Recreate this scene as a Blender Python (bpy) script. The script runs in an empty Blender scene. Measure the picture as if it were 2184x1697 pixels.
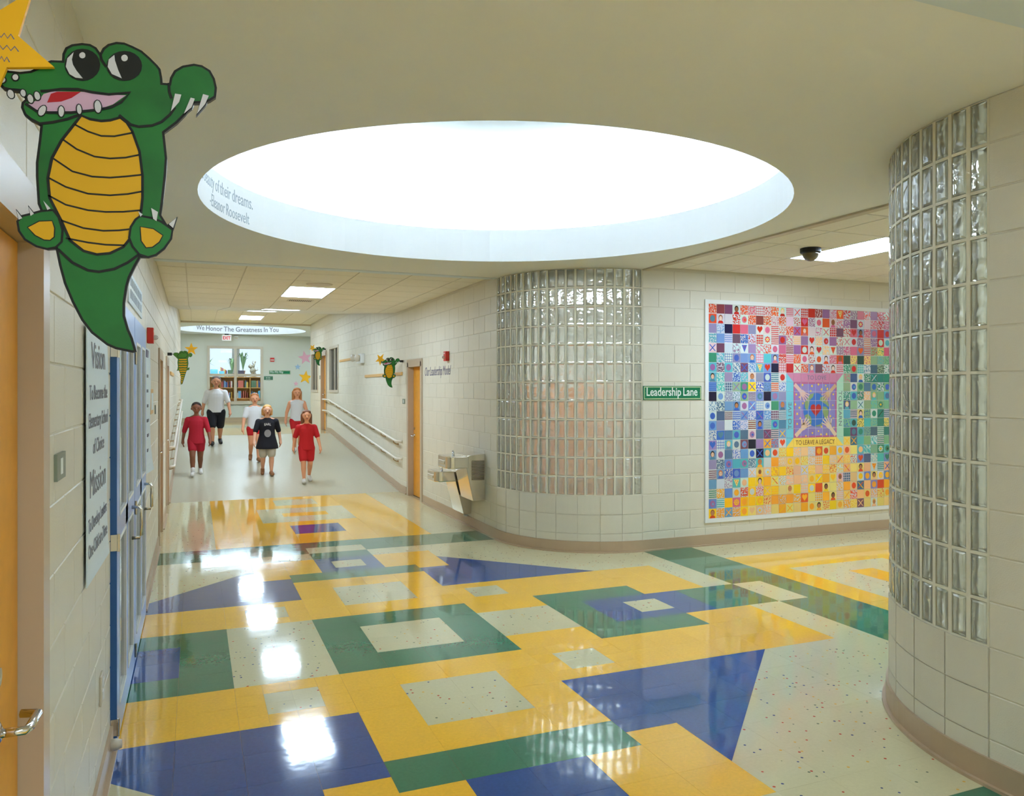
import bpy, bmesh, math, random
from mathutils import Vector, Matrix

# ---------------------------------------------------------------- scene, camera, world, exposure
S = 0.3048                      # everything below is written in feet, S turns it into metres
random.seed(11)
scene = bpy.context.scene
COL = scene.collection
PI = math.pi

CAM = (-2.70, -19.926, 5.763)
cam_data = bpy.data.cameras.new('camera')
cam_data.sensor_fit = 'HORIZONTAL'
cam_data.sensor_width = 36.0
cam_data.lens = 36.0 * 1666.26 / 2184.0
cam_data.shift_y = -(848.5 - 828.53) / 2184.0
cam_data.clip_start = 0.05
cam_data.clip_end = 200
cam = bpy.data.objects.new('camera', cam_data)
COL.objects.link(cam)
cam.location = [c * S for c in CAM]
cam.rotation_euler = (PI / 2, 0, -0.3855)
scene.camera = cam

world = bpy.data.worlds.new('world')
scene.world = world
world.use_nodes = True
world.node_tree.nodes['Background'].inputs[0].default_value = (0.72, 0.86, 1.0, 1)
world.node_tree.nodes['Background'].inputs[1].default_value = 0.5

vs = scene.view_settings
vs.view_transform = 'Standard'
vs.look = 'None'
vs.gamma = 1.0
vs.use_curve_mapping = False
vs.exposure = 1.32
scene.cycles.caustics_reflective = False
scene.cycles.caustics_refractive = False

TROFFER_POWER = 14.0             # emission of the ceiling troffer lenses
COVE_POWER = 29.0               # emission of the cove tubes inside the ceiling wells


# ---------------------------------------------------------------- materials
def lin(c):
    o = []
    for v in c[:3]:
        v = v / 255.0
        o.append(v / 12.92 if v <= 0.04045 else ((v + 0.055) / 1.055) ** 2.4)
    return (o[0], o[1], o[2], 1.0)


MATS = {}


def mat(name, rgb, rough=0.5, metal=0.0, spec=0.5, var=None, bump=None, emit=0.0, trans=0.0, ior=1.45, coat=0.0, aniso=0.0):
    m = bpy.data.materials.new(name)
    m.use_nodes = True
    nt = m.node_tree
    b = nt.nodes['Principled BSDF']
    b.inputs['Base Color'].default_value = lin(rgb)
    b.inputs['Roughness'].default_value = rough
    b.inputs['Metallic'].default_value = metal
    b.inputs['Specular IOR Level'].default_value = spec
    b.inputs['IOR'].default_value = ior
    b.inputs['Transmission Weight'].default_value = trans
    b.inputs['Coat Weight'].default_value = coat
    b.inputs['Anisotropic'].default_value = aniso
    if emit:
        b.inputs['Emission Color'].default_value = lin(rgb)
        b.inputs['Emission Strength'].default_value = emit
    geo = None
    if var or bump:
        geo = nt.nodes.new('ShaderNodeNewGeometry')
    if var:
        sc, amt = var[0], var[1]
        n = nt.nodes.new('ShaderNodeTexNoise')
        n.inputs['Scale'].default_value = sc
        n.inputs['Detail'].default_value = 4
        nt.links.new(geo.outputs['Position'], n.inputs['Vector'])
        mp = nt.nodes.new('ShaderNodeMapRange')
        mp.inputs['From Min'].default_value = 0.3
        mp.inputs['From Max'].default_value = 0.7
        mp.inputs['To Min'].default_value = 1 - amt
        mp.inputs['To Max'].default_value = 1 + amt
        nt.links.new(n.outputs['Fac'], mp.inputs['Value'])
        hs = nt.nodes.new('ShaderNodeHueSaturation')
        hs.inputs['Color'].default_value = lin(rgb)
        nt.links.new(mp.outputs[0], hs.inputs['Value'])
        nt.links.new(hs.outputs[0], b.inputs['Base Color'])
    if bump:
        sc, st = bump[0], bump[1]
        n2 = nt.nodes.new('ShaderNodeTexNoise')
        n2.inputs['Scale'].default_value = sc
        n2.inputs['Detail'].default_value = bump[2] if len(bump) > 2 else 3
        nt.links.new(geo.outputs['Position'], n2.inputs['Vector'])
        bp = nt.nodes.new('ShaderNodeBump')
        bp.inputs['Strength'].default_value = st
        bp.inputs['Distance'].default_value = 0.01
        nt.links.new(n2.outputs['Fac'], bp.inputs['Height'])
        nt.links.new(bp.outputs[0], b.inputs['Normal'])
    MATS[name] = m
    return m


mat('block_paint', (220, 213, 194), 0.42, var=(3.0, 0.02), bump=(160, 0.12))
mat('mortar_paint', (218, 211, 192), 0.5)
mat('drywall', (245, 246, 245), 0.75, var=(1.2, 0.012))
mat('wall_far', (216, 216, 202), 0.55, var=(1.5, 0.015))
mat('ceiling_white', (228, 224, 214), 0.85)
mat('acoustic', (240, 236, 226), 0.95, var=(40, 0.02), bump=(300, 0.25))
mat('tbar', (222, 216, 204), 0.6)
mat('drum_white', (244, 246, 248), 0.8)
mat('strip_blue', (222, 234, 244), 0.5)
mat('baseboard', (186, 160, 130), 0.38, var=(2, 0.02))
mat('wood_gold', (228, 158, 46), 0.4, var=(14, 0.06))
mat('wood_trim', (218, 172, 104), 0.45, var=(20, 0.05))
mat('frame_taupe', (190, 170, 146), 0.32)
mat('frame_light', (204, 192, 170), 0.4)
mat('steel', (226, 218, 204), 0.2, metal=1.0, bump=(8, 0.02), aniso=0.4)
mat('chrome', (215, 215, 215), 0.12, metal=1.0)
mat('dark_slot', (40, 26, 20), 0.6)
mat('black', (14, 14, 18), 0.45)
mat('black_gloss', (10, 10, 12), 0.25)
mat('white_paint', (232, 232, 228), 0.45)
mat('rail_white', (228, 218, 204), 0.3)
mat('rail_bracket', (176, 140, 92), 0.45)
mat('red_alarm', (206, 44, 30), 0.35)
mat('clear_lens', (235, 235, 235), 0.1, trans=0.6)
mat('grey_plaque', (128, 136, 118), 0.4)
mat('door_blue', (140, 166, 214), 0.32)
mat('door_blue_edge', (52, 100, 160), 0.4)
mat('door_glass', (235, 245, 245), 0.02, trans=1.0, ior=1.5)
mat('window_glass', (242, 248, 250), 0.01, trans=1.0, ior=1.12)
mat('paper_white', (226, 236, 240), 0.55)
mat('banner_white', (218, 232, 238), 0.4)
mat('ink_grey', (110, 110, 122), 0.6)
mat('ink_violet', (112, 106, 128), 0.6)
mat('ink_light', (160, 172, 182), 0.6)
mat('sign_green', (10, 118, 76), 0.35)
mat('sign_white', (236, 240, 232), 0.4)
mat('sign_cream', (214, 222, 170), 0.4)
mat('exit_white', (230, 228, 222), 0.4, emit=0.06)
mat('exit_red', (206, 16, 18), 0.4, emit=0.08)
mat('gator_black', (12, 14, 12), 0.4)
mat('gator_green', (28, 106, 42), 0.45, var=(9, 0.25))
mat('gator_green_back', (72, 126, 40), 0.5, var=(9, 0.12))
mat('gator_yellow', (218, 164, 6), 0.5)
mat('gator_pink', (206, 166, 190), 0.5)
mat('gator_red', (178, 16, 30), 0.5)
mat('gator_white', (206, 204, 206), 0.5)
mat('star_yellow', (250, 186, 20), 0.5)
mat('star_pink', (232, 172, 188), 0.5)
mat('star_blue', (158, 186, 214), 0.5)
mat('blind', (196, 170, 132), 0.6)
mat('dark_gap', (60, 50, 42), 0.8)
mat('book_shelf', (216, 158, 84), 0.5)
mat('leaf', (96, 128, 62), 0.6)
mat('leaf_pale', (132, 160, 110), 0.6)
mat('pot', (176, 128, 92), 0.6)
mat('sculpture', (150, 138, 112), 0.6, var=(20, 0.3))
mat('inner_peach', (236, 150, 92), 0.6)
mat('inner_brown', (170, 112, 56), 0.6)
mat('ramp_vinyl', (186, 178, 152), 0.3, var=(25, 0.03), bump=(2.0, 0.02))
mat('subfloor', (150, 136, 104), 0.5)
mat('lens_glow', (208, 232, 255), 0.5, emit=TROFFER_POWER)
mat('tube_glow', (224, 241, 254), 0.5, emit=COVE_POWER)
mat('well_cap_dimmed', (172, 174, 168), 0.85)  # greyer than the drum: the dimness at the well's centre is in this colour
mat('ink_banner', (132, 132, 142), 0.6)
mat('mortar_glassblock', (226, 220, 198), 0.6)

# skin / cloth
mat('skin_tan', (204, 140, 104), 0.55)
mat('skin_brown', (132, 80, 54), 0.55)
mat('skin_light', (226, 166, 132), 0.55)
mat('skin_peach', (230, 160, 120), 0.55)
mat('cloth_red', (176, 24, 44), 0.85)
mat('cloth_red2', (196, 28, 34), 0.85)
mat('cloth_white', (220, 216, 214), 0.85)
mat('cloth_black', (22, 20, 28), 0.85)
mat('cloth_grey', (186, 176, 156), 0.85)
mat('print_grey', (150, 148, 150), 0.8)
mat('hair_dark', (44, 30, 24), 0.6)
mat('hair_grey', (110, 96, 90), 0.6)
mat('hair_blond', (206, 150, 84), 0.6)
mat('hair_sand', (186, 116, 60), 0.6)
mat('hair_brown', (120, 70, 40), 0.6)
mat('shoe_white', (222, 216, 208), 0.6)
mat('shoe_black', (24, 24, 26), 0.5)
mat('shoe_tan', (150, 100, 62), 0.6)
mat('eye_dark', (30, 22, 20), 0.3)
mat('lips', (170, 84, 74), 0.5)


def vinyl(name, rgb, amt, chips=False):
    """waxed vinyl composition tile: mottled colour, slightly wavy gloss; chips adds coloured flecks"""
    m = mat(name, rgb, 0.085, spec=0.55, coat=0.35)
    nt = m.node_tree
    b = nt.nodes['Principled BSDF']
    b.inputs['Coat Roughness'].default_value = 0.03
    geo = nt.nodes.new('ShaderNodeNewGeometry')
    n = nt.nodes.new('ShaderNodeTexNoise')
    n.inputs['Scale'].default_value = 55
    n.inputs['Detail'].default_value = 5
    n.inputs['Roughness'].default_value = 0.7
    nt.links.new(geo.outputs['Position'], n.inputs['Vector'])
    mp = nt.nodes.new('ShaderNodeMapRange')
    mp.inputs['From Min'].default_value = 0.3
    mp.inputs['From Max'].default_value = 0.7
    mp.inputs['To Min'].default_value = 1 - amt
    mp.inputs['To Max'].default_value = 1 + amt
    nt.links.new(n.outputs['Fac'], mp.inputs['Value'])
    hs = nt.nodes.new('ShaderNodeHueSaturation')
    hs.inputs['Color'].default_value = lin(rgb)
    nt.links.new(mp.outputs[0], hs.inputs['Value'])
    col = hs.outputs[0]
    if chips:
        v = nt.nodes.new('ShaderNodeTexVoronoi')
        v.inputs['Scale'].default_value = 24
        v.inputs['Randomness'].default_value = 1.0
        nt.links.new(geo.outputs['Position'], v.inputs['Vector'])
        lt = nt.nodes.new('ShaderNodeMath')
        lt.operation = 'LESS_THAN'
        lt.inputs[1].default_value = 0.17
        nt.links.new(v.outputs['Distance'], lt.inputs[0])
        sep = nt.nodes.new('ShaderNodeSeparateColor')
        nt.links.new(v.outputs['Color'], sep.inputs[0])
        gt = nt.nodes.new('ShaderNodeMath')
        gt.operation = 'GREATER_THAN'
        gt.inputs[1].default_value = 0.45
        nt.links.new(sep.outputs[1], gt.inputs[0])
        mul = nt.nodes.new('ShaderNodeMath')
        mul.operation = 'MULTIPLY'
        nt.links.new(lt.outputs[0], mul.inputs[0])
        nt.links.new(gt.outputs[0], mul.inputs[1])
        ramp = nt.nodes.new('ShaderNodeValToRGB')
        ramp.color_ramp.interpolation = 'CONSTANT'
        e = ramp.color_ramp.elements
        e[0].position, e[0].color = 0.0, lin((196, 70, 48))
        e[1].position, e[1].color = 0.3, lin((70, 80, 130))
        for p, c in ((0.55, (226, 176, 84)), (0.8, (120, 128, 104))):
            q = e.new(p)
            q.color = lin(c)
        nt.links.new(sep.outputs[0], ramp.inputs[0])
        mx = nt.nodes.new('ShaderNodeMix')
        mx.data_type = 'RGBA'
        nt.links.new(mul.outputs[0], mx.inputs[0])
        nt.links.new(col, mx.inputs[6])
        nt.links.new(ramp.outputs[0], mx.inputs[7])
        col = mx.outputs[2]
    nt.links.new(col, b.inputs['Base Color'])
    n2 = nt.nodes.new('ShaderNodeTexNoise')
    n2.inputs['Scale'].default_value = 9.0
    n2.inputs['Detail'].default_value = 2
    nt.links.new(geo.outputs['Position'], n2.inputs['Vector'])
    bp = nt.nodes.new('ShaderNodeBump')
    bp.inputs['Strength'].default_value = 0.045
    bp.inputs['Distance'].default_value = 0.01
    nt.links.new(n2.outputs['Fac'], bp.inputs['Height'])
    nt.links.new(bp.outputs[0], b.inputs['Normal'])
    nt.links.new(bp.outputs[0], b.inputs['Coat Normal'])
    return m


vinyl('tile_beige', (214, 205, 164), 0.04, chips=True)
vinyl('tile_yellow', (250, 190, 54), 0.07)
vinyl('tile_green', (56, 122, 92), 0.07)
vinyl('tile_blue', (42, 80, 144), 0.09)


def glass_block_mat():
    m = mat('glass_block', (242, 242, 226), 0.08, trans=0.66, ior=1.42, spec=0.6)
    nt = m.node_tree
    b = nt.nodes['Principled BSDF']
    geo = nt.nodes.new('ShaderNodeNewGeometry')
    n = nt.nodes.new('ShaderNodeTexNoise')
    n.inputs['Scale'].default_value = 13
    n.inputs['Detail'].default_value = 1.0
    n.inputs['Distortion'].default_value = 0.6
    nt.links.new(geo.outputs['Position'], n.inputs['Vector'])
    bp = nt.nodes.new('ShaderNodeBump')
    bp.inputs['Strength'].default_value = 0.6
    bp.inputs['Distance'].default_value = 0.025
    nt.links.new(n.outputs['Fac'], bp.inputs['Height'])
    nt.links.new(bp.outputs[0], b.inputs['Normal'])


glass_block_mat()


# ---------------------------------------------------------------- mesh helpers
LOC = {}                        # world location (feet) of every object that carries children


def wloc(o):
    return LOC.get(o.name, Vector((0, 0, 0)))


class MB:
    """collects polygons in world feet"""

    def __init__(self):
        self.v, self.f, self.m = [], [], []
        self.mi = 0

    def add(self, vs_, fs):
        n = len(self.v)
        self.v += [Vector(p) for p in vs_]
        for f in fs:
            self.f.append([i + n for i in f])
            self.m.append(self.mi)
        return self

    def box(self, x0, x1, y0, y1, z0, z1):
        x0, x1 = min(x0, x1), max(x0, x1)
        y0, y1 = min(y0, y1), max(y0, y1)
        z0, z1 = min(z0, z1), max(z0, z1)
        return self.add([(x0, y0, z0), (x1, y0, z0), (x1, y1, z0), (x0, y1, z0), (x0, y0, z1), (x1, y0, z1), (x1, y1, z1), (x0, y1, z1)],
                        [(0, 3, 2, 1), (4, 5, 6, 7), (0, 1, 5, 4), (1, 2, 6, 5), (2, 3, 7, 6), (3, 0, 4, 7)])

    def prism(self, pts, d):
        """planar 3-D polygon pushed along vector d"""
        d = Vector(d)
        p = [Vector(q) for q in pts]
        n = len(p)
        nrm = Vector((0, 0, 0))
        for i in range(n):
            nrm += p[i].cross(p[(i + 1) % n])
        if nrm.dot(d) > 0:
            p = p[::-1]
        return self.add(p + [q + d for q in p], [list(range(n)), list(range(2 * n - 1, n - 1, -1))] + [(j, i, i + n, j + n) for i, j in ((k, (k + 1) % n) for k in range(n))])

    def tube(self, path, r, n=8, cap=True):
        path = [Vector(p) for p in path]
        rings = []
        for i, p in enumerate(path):
            t = (path[min(i + 1, len(path) - 1)] - path[max(i - 1, 0)]).normalized()
            a = Vector((0, 0, 1)) if abs(t.z) < 0.9 else Vector((1, 0, 0))
            u = t.cross(a).normalized()
            w = t.cross(u).normalized()
            rr = r[i] if isinstance(r, (list, tuple)) else r
            rings.append([p + (u * math.cos(2 * PI * k / n) + w * math.sin(2 * PI * k / n)) * rr for k in range(n)])
        vs_ = [q for ring in rings for q in ring]
        fs = []
        for i in range(len(path) - 1):
            for k in range(n):
                a, b = i * n + k, i * n + (k + 1) % n
                fs.append((a, a + n, b + n, b))
        if cap:
            fs.append(list(range(n)))
            e = (len(path) - 1) * n
            fs.append([e + k for k in range(n - 1, -1, -1)])
        return self.add(vs_, fs)

    def lathe(self, c, prof, n=20, axis=(0, 0, 1)):
        """profile of (radius, height) turned about an axis through c"""
        ax = Vector(axis).normalized()
        a = Vector((1, 0, 0)) if abs(ax.x) < 0.9 else Vector((0, 1, 0))
        u = ax.cross(a).normalized()
        w = ax.cross(u).normalized()
        c = Vector(c)
        vs_, fs = [], []
        for r, h in prof:
            for k in range(n):
                t = 2 * PI * k / n
                vs_.append(c + ax * h + (u * math.cos(t) + w * math.sin(t)) * max(r, 1e-4))
        for i in range(len(prof) - 1):
            for k in range(n):
                p, q = i * n + k, i * n + (k + 1) % n
                fs.append((p, q, q + n, p + n))
        fs.append([k for k in range(n - 1, -1, -1)])
        fs.append([(len(prof) - 1) * n + k for k in range(n)])
        return self.add(vs_, fs)

    def ball(self, c, r, n=12, m=8):
        rx, ry, rz = r if isinstance(r, (list, tuple)) else (r, r, r)
        vs_, fs = [], []
        for i in range(m + 1):
            t = PI * i / m
            for k in range(n):
                a = 2 * PI * k / n
                s_ = max(math.sin(t), 1e-4)
                vs_.append((c[0] + rx * s_ * math.cos(a), c[1] + ry * s_ * math.sin(a), c[2] - rz * math.cos(t)))
        for i in range(m):
            for k in range(n):
                p, q = i * n + k, i * n + (k + 1) % n
                fs.append((p, q, q + n, p + n))
        return self.add(vs_, fs)

    def build(self, name, mats, parent=None, bevel=0, smooth=False, recalc=False, origin=None):
        if not isinstance(mats, (list, tuple)):
            mats = [mats]
        if parent is not None:
            base = wloc(parent)
        elif origin is not None:
            base = Vector(origin)
        else:
            xs = [p.x for p in self.v]
            ys = [p.y for p in self.v]
            base = Vector(((min(xs) + max(xs)) / 2, (min(ys) + max(ys)) / 2, min(p.z for p in self.v)))
        me = bpy.data.meshes.new(name)
        me.from_pydata([((p - base) * S)[:] for p in self.v], [], self.f)
        for mm in mats:
            me.materials.append(MATS[mm] if isinstance(mm, str) else mm)
        me.polygons.foreach_set('material_index', self.m)
        if bevel or recalc:
            bm = bmesh.new()
            bm.from_mesh(me)
            if recalc:
                bmesh.ops.recalc_face_normals(bm, faces=bm.faces)
            if bevel:
                bmesh.ops.bevel(bm, geom=list(bm.edges), offset=bevel * S, segments=2, affect='EDGES', profile=0.5, clamp_overlap=True)
            bm.to_mesh(me)
            bm.free()
        if smooth:
            me.polygons.foreach_set('use_smooth', [True] * len(me.polygons))
        me.update()
        o = bpy.data.objects.new(name, me)
        COL.objects.link(o)
        if parent is not None:
            o.parent = parent
        else:
            o.location = base * S
        LOC[o.name] = base
        return o


def tag(o, label, cat, group=None):
    o['label'] = label
    o['category'] = cat
    if group:
        o['group'] = group
    return o


def struct(o):
    o['kind'] = 'structure'
    return o


def thing(name, label, cat, loc, group=None):
    o = bpy.data.objects.new(name, None)
    o.empty_display_size = 0.1
    COL.objects.link(o)
    o.location = Vector(loc) * S
    LOC[o.name] = Vector(loc)
    return tag(o, label, cat, group)


def link_copy(mesh, name, loc, parent, rot=(0, 0, 0)):
    o = bpy.data.objects.new(name, mesh)
    COL.objects.link(o)
    o.parent = parent
    o.location = (Vector(loc) - wloc(parent)) * S
    o.rotation_euler = rot
    return o


def box(name, m, parent, x0, x1, y0, y1, z0, z1, bevel=0):
    return MB().box(x0, x1, y0, y1, z0, z1).build(name, m, parent, bevel=bevel)


def text_part(name, s_, size, m, origin, xdir, zdir, parent, depth=0.006, shear=0.0, align='LEFT', width=1.0, bend=None, space=1.0, bold=0.0):
    """lettering as a thin raised mesh; origin feet, xdir along the line, zdir up"""
    cu = bpy.data.curves.new('txt', 'FONT')
    cu.body = s_
    cu.size = 1.0
    cu.shear = shear
    cu.align_x = align
    cu.space_character = space
    cu.space_word = 0.75
    cu.offset = bold
    cu.resolution_u = 3
    tmp = bpy.data.objects.new('txt', cu)
    COL.objects.link(tmp)
    dg = bpy.context.evaluated_depsgraph_get()
    me0 = bpy.data.meshes.new_from_object(tmp.evaluated_get(dg))
    pts = [v.co.copy() for v in me0.vertices]
    fs = [list(p.vertices) for p in me0.polygons]
    bpy.data.objects.remove(tmp)
    bpy.data.curves.remove(cu)
    bpy.data.meshes.remove(me0)
    X, Z, O = Vector(xdir).normalized(), Vector(zdir).normalized(), Vector(origin)
    N = X.cross(Z).normalized()
    n = len(pts)
    if bend:
        V = [Vector(bend(p.x * size * width, p.y * size, 0.0)) for p in pts] + [Vector(bend(p.x * size * width, p.y * size, depth)) for p in pts]
    else:
        V = [O + X * (p.x * size * width) + Z * (p.y * size) for p in pts]
        V += [q + N * depth for q in V]
    edges = {}
    for f in fs:
        for i in range(len(f)):
            a, b = f[i], f[(i + 1) % len(f)]
            edges[(a, b)] = edges.get((a, b), 0) + 1
    F = [[i + n for i in f] for f in fs]
    for (a, b) in edges:
        if (b, a) not in edges:
            F.append([a, b, b + n, a + n])
    mb = MB()
    mb.add(V, F)
    return mb.build(name, m, parent)
# ================================================================ THE SETTING
XL, XR = -3.95, 8.0             # corridor wall faces
YN, YS = 4.0, -8.0              # side corridor wall faces
ZC, ZA = 10.0, 10.10            # drywall ceiling, acoustic ceiling
ZU, ZF = 12.15, 12.0            # upper corridor / far lobby ceilings
FARY = 76.0


def rz(y):
    """height of the walking surface along the main corridor"""
    return 0.0 if y < 23 else ((y - 23) / 12.0 if y < 47 else 2.0)


# ---------------------------------------------------------------- floor with its tiles
sub = MB()
sub.box(-4.4, 8.4, -32.5, 23, -0.4, -0.004)
sub.box(8.4, 45, -8.4, 4.4, -0.4, -0.004)
sub.box(8.4, 13, 4.4, 9, -0.4, -0.004)
sub.box(8.4, 13, -13, -8.4, -0.4, -0.004)
floor = struct(sub.build('floor', 'subfloor', origin=(0, 0, 0)))

PAINT = [
    ('g', -4, 8, 8, 10), ('g', -4, 8, -14, -12), ('g', 12, 14, -8, 4),
    ('y', -2, 6, 10, 23), ('b_', 0, 4, 15, 19), ('y', 1, 3, 16.5, 17.5), ('b_', 1, 3, 20, 22), ('b', 1, 3, 12, 14),
    ('y', -2, 6, -27, -14), ('b_', 0, 4, -23, -19),
    ('y', 14, 27, -6, 2), ('b_', 15, 19, -4, 0), ('y', 16.5, 17.5, -3, -1), ('b_', 20, 22, -3, -1),
    ('TR',), ('TL',), ('BR',), ('BL',),
    ('y', -1, 5, 4.5, 7), ('y', -1, 5, -11, -8.5),
    ('y', -4, 11, -6, 2), ('y', 0, 4, -8, 4),
    ('b', 1, 3, 5, 7), ('b_', 1.5, 2.5, 5.5, 6.5), ('g', 1, 3, 7, 8), ('b_', 1, 3, 8, 9),
    ('g', 0, 4, 4, 5), ('g', 0, 4, -9, -8), ('b', 1, 3, -11, -9), ('g', 1, 3, -12, -11), ('b_', 1, 3, -13, -12),
    ('b_', 1, 3, 1, 3), ('b_', 1, 3, -7, -5),
    ('b_', 4.5, 5.5, 0.5, 1.5), ('b_', 4.5, 5.5, -5.5, -4.5), ('b_', -1.5, -0.5, 0.5, 1.5), ('b_', -1.5, -0.5, -5.5, -4.5),
    ('b_', 4, 6, -3, -1), ('b_', -2, 0, -4, 0),
    ('g', 0, 4, -4, 0), ('b_', 1, 3, -3, -1),
    ('g', -6, -2, -4, 0), ('b', -6, -3, -3, -1),
    ('g', 6, 9, -4, 0), ('b', 7, 10, -3, -1), ('b_', 8, 9, -2.5, -1.5), ('g', 10, 12, -3, -1), ('b_', 12, 13, -3, -1),
]
TRI = {'TR': lambda x, y: x > 4 and y > 2 and x + y < 11, 'TL': lambda x, y: x < 0 and y > 2 and y < x + 7,
       'BR': lambda x, y: x > 4 and y < -6 and y > x - 15, 'BL': lambda x, y: x < 0 and y < -6 and x + y > -11}
TILE_MAT = {'b_': 'tile_beige', 'y': 'tile_yellow', 'g': 'tile_green', 'b': 'tile_blue'}


def colour_at(x, y):
    for p in reversed(PAINT):
        if len(p) == 1:
            if TRI[p[0]](x, y):
                return 'b'
        elif p[1] < x < p[2] and p[3] < y < p[4]:
            return p[0]
    return 'b_'


DIAG = {}
for c_ in ((5, 5), (6, 4), (7, 3), (8, 2), (-2, -10), (-3, -9), (-4, -8)):
    DIAG[c_] = '\\'
for c_ in ((-2, 5), (-3, 4), (-4, 3), (5, -10), (6, -9), (7, -8), (8, -7)):
    DIAG[c_] = '/'


def tile_pieces(i, j):
    """polygons (in feet) and colours that one 12-inch cell is cut into"""
    if (i, j) in DIAG:
        if DIAG[(i, j)] == '\\':
            tr = [[(i, j), (i + 1, j), (i, j + 1)], [(i + 1, j), (i + 1, j + 1), (i, j + 1)]]
        else:
            tr = [[(i, j), (i + 1, j), (i + 1, j + 1)], [(i, j), (i + 1, j + 1), (i, j + 1)]]
        out = []
        for t in tr:
            cx_, cy_ = sum(p[0] for p in t) / 3, sum(p[1] for p in t) / 3
            out.append((t, colour_at(cx_, cy_)))
        if out[0][1] != out[1][1]:
            return out
    q = [[colour_at(i + .25 + .5 * a, j + .25 + .5 * b) for a in (0, 1)] for b in (0, 1)]
    rect = lambda x0, x1, y0, y1: [(x0, y0), (x1, y0), (x1, y1), (x0, y1)]
    if q[0][0] == q[0][1] == q[1][0] == q[1][1]:
        return [(rect(i, i + 1, j, j + 1), q[0][0])]
    if q[0][0] == q[0][1] and q[1][0] == q[1][1]:
        return [(rect(i, i + 1, j, j + .5), q[0][0]), (rect(i, i + 1, j + .5, j + 1), q[1][0])]
    if q[0][0] == q[1][0] and q[0][1] == q[1][1]:
        return [(rect(i, i + .5, j, j + 1), q[0][0]), (rect(i + .5, i + 1, j, j + 1), q[0][1])]
    return [(rect(i + .5 * a, i + .5 * a + .5, j + .5 * b, j + .5 * b + .5), q[b][a]) for a in (0, 1) for b in (0, 1)]


def shrink(poly, d):
    """inset of a convex polygon by d"""
    n = len(poly)
    ar = sum(poly[k][0] * poly[(k + 1) % n][1] - poly[(k + 1) % n][0] * poly[k][1] for k in range(n))
    s_ = 1 if ar > 0 else -1
    out = []
    for k in range(n):
        p0, p1, p2 = Vector(poly[k - 1]), Vector(poly[k]), Vector(poly[(k + 1) % n])
        e1, e2 = (p1 - p0).normalized(), (p2 - p1).normalized()
        n1, n2 = Vector((-e1.y, e1.x)) * s_, Vector((-e2.y, e2.x)) * s_
        b_ = n1 + n2
        L = b_.length
        if L < 1e-6:
            out.append((p1 + n1 * d)[:])
            continue
        b_ /= L
        out.append((p1 + b_ * (d / max(b_.dot(n1), 0.35)))[:])
    return out


cells = []
for i in range(-4, 8):
    for j in range(-32, 23):
        cells.append((i, j))
for i in range(8, 36):
    for j in range(-8, 4):
        cells.append((i, j))
for i in range(8, 12):
    for j in list(range(4, 8)) + list(range(-12, -8)):
        cy_ = 8 if j >= 4 else -12
        if max(math.hypot(x - 12, y - cy_) for x in (i, i + 1) for y in (j, j + 1)) > 4.0:
            cells.append((i, j))
pieces = []
for (i, j) in cells:
    for poly, c_ in tile_pieces(i, j):
        cx_, cy_ = sum(p[0] for p in poly) / len(poly), sum(p[1] for p in poly) / len(poly)
        dx_, dy_ = cx_ - CAM[0], cy_ - CAM[1]
        f_ = dx_ * math.sin(0.3855) + dy_ * math.cos(0.3855)
        r_ = dx_ * math.cos(0.3855) - dy_ * math.sin(0.3855)
        seen = f_ > 10.5 and abs(r_ / f_) < 0.67
        pieces.append((0 if seen else 1, f_ if seen else math.hypot(dx_, dy_), poly, c_, cx_, cy_))
pieces.sort(key=lambda p: (p[0], p[1]))
TCACHE = {}
rest = {k: MB() for k in TILE_MAT}
restm = MB()
order = list(TILE_MAT)
for n_, (u_, d_, poly, c_, cx_, cy_) in enumerate(pieces):
    sp = shrink(poly, 0.0014)
    if n_ < 300 and u_ == 0:
        key = (c_, tuple((round(p[0] - cx_, 3), round(p[1] - cy_, 3)) for p in sp))
        if key not in TCACHE:
            mb = MB()
            mb.prism([(p[0] - cx_, p[1] - cy_, -0.004) for p in sp], (0, 0, 0.004))
            me = bpy.data.meshes.new('floor_tile')
            me.from_pydata([(v * S)[:] for v in mb.v], [], mb.f)
            me.materials.append(MATS[TILE_MAT[c_]])
            TCACHE[key] = me
        link_copy(TCACHE[key], 'floor_tile', (cx_, cy_, 0), floor)
    else:
        restm.mi = order.index(c_)
        restm.prism([(p[0], p[1], -0.004) for p in sp], (0, 0, 0.004))
o = restm.build('floor_tile_field', [TILE_MAT[k] for k in order], floor)
o['kind'] = 'stuff'

# ramp and upper floor
mb = MB()
mb.prism([(-4.4, 23, -0.4), (-4.4, 23, 0.0), (-4.4, 47, 2.0), (-4.4, 47, 1.6)], (12.8, 0, 0))
struct(mb.build('floor_ramp', 'ramp_vinyl', origin=(0, 0, 0)))
up = MB().box(-20, 26, 47, FARY + 0.4, 1.6, 1.988)
upf = struct(up.build('floor_upper', 'subfloor', origin=(0, 0, 0)))
upm = MB()


def up_col(x, y):
    if 60 < y < 61.6 or 74.4 < y < 75.4:
        return 'g'
    if 48 < y < 59.5 and -2.5 < x < 6.5:
        return 'y'
    if 65 < y < 71 and abs(x - 2) < 4:
        return 'y'
    if 62.2 < y < 63.2 or 72.4 < y < 73.4:
        return 'b'
    return 'b_'


for i in range(-16, 22):
    for j in range(47, 76):
        if j < 60 and not -5 < i < 8:
            continue
        upm.mi = order.index(up_col(i + .5, j + .5))
        upm.prism([(i + .004, j + .004, 1.99), (i + .996, j + .004, 1.99), (i + .996, j + .996, 1.99), (i + .004, j + .996, 1.99)], (0, 0, 0.01))
o = upm.build('floor_tile_field', [TILE_MAT[k] for k in order], upf)
o['kind'] = 'stuff'


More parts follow.
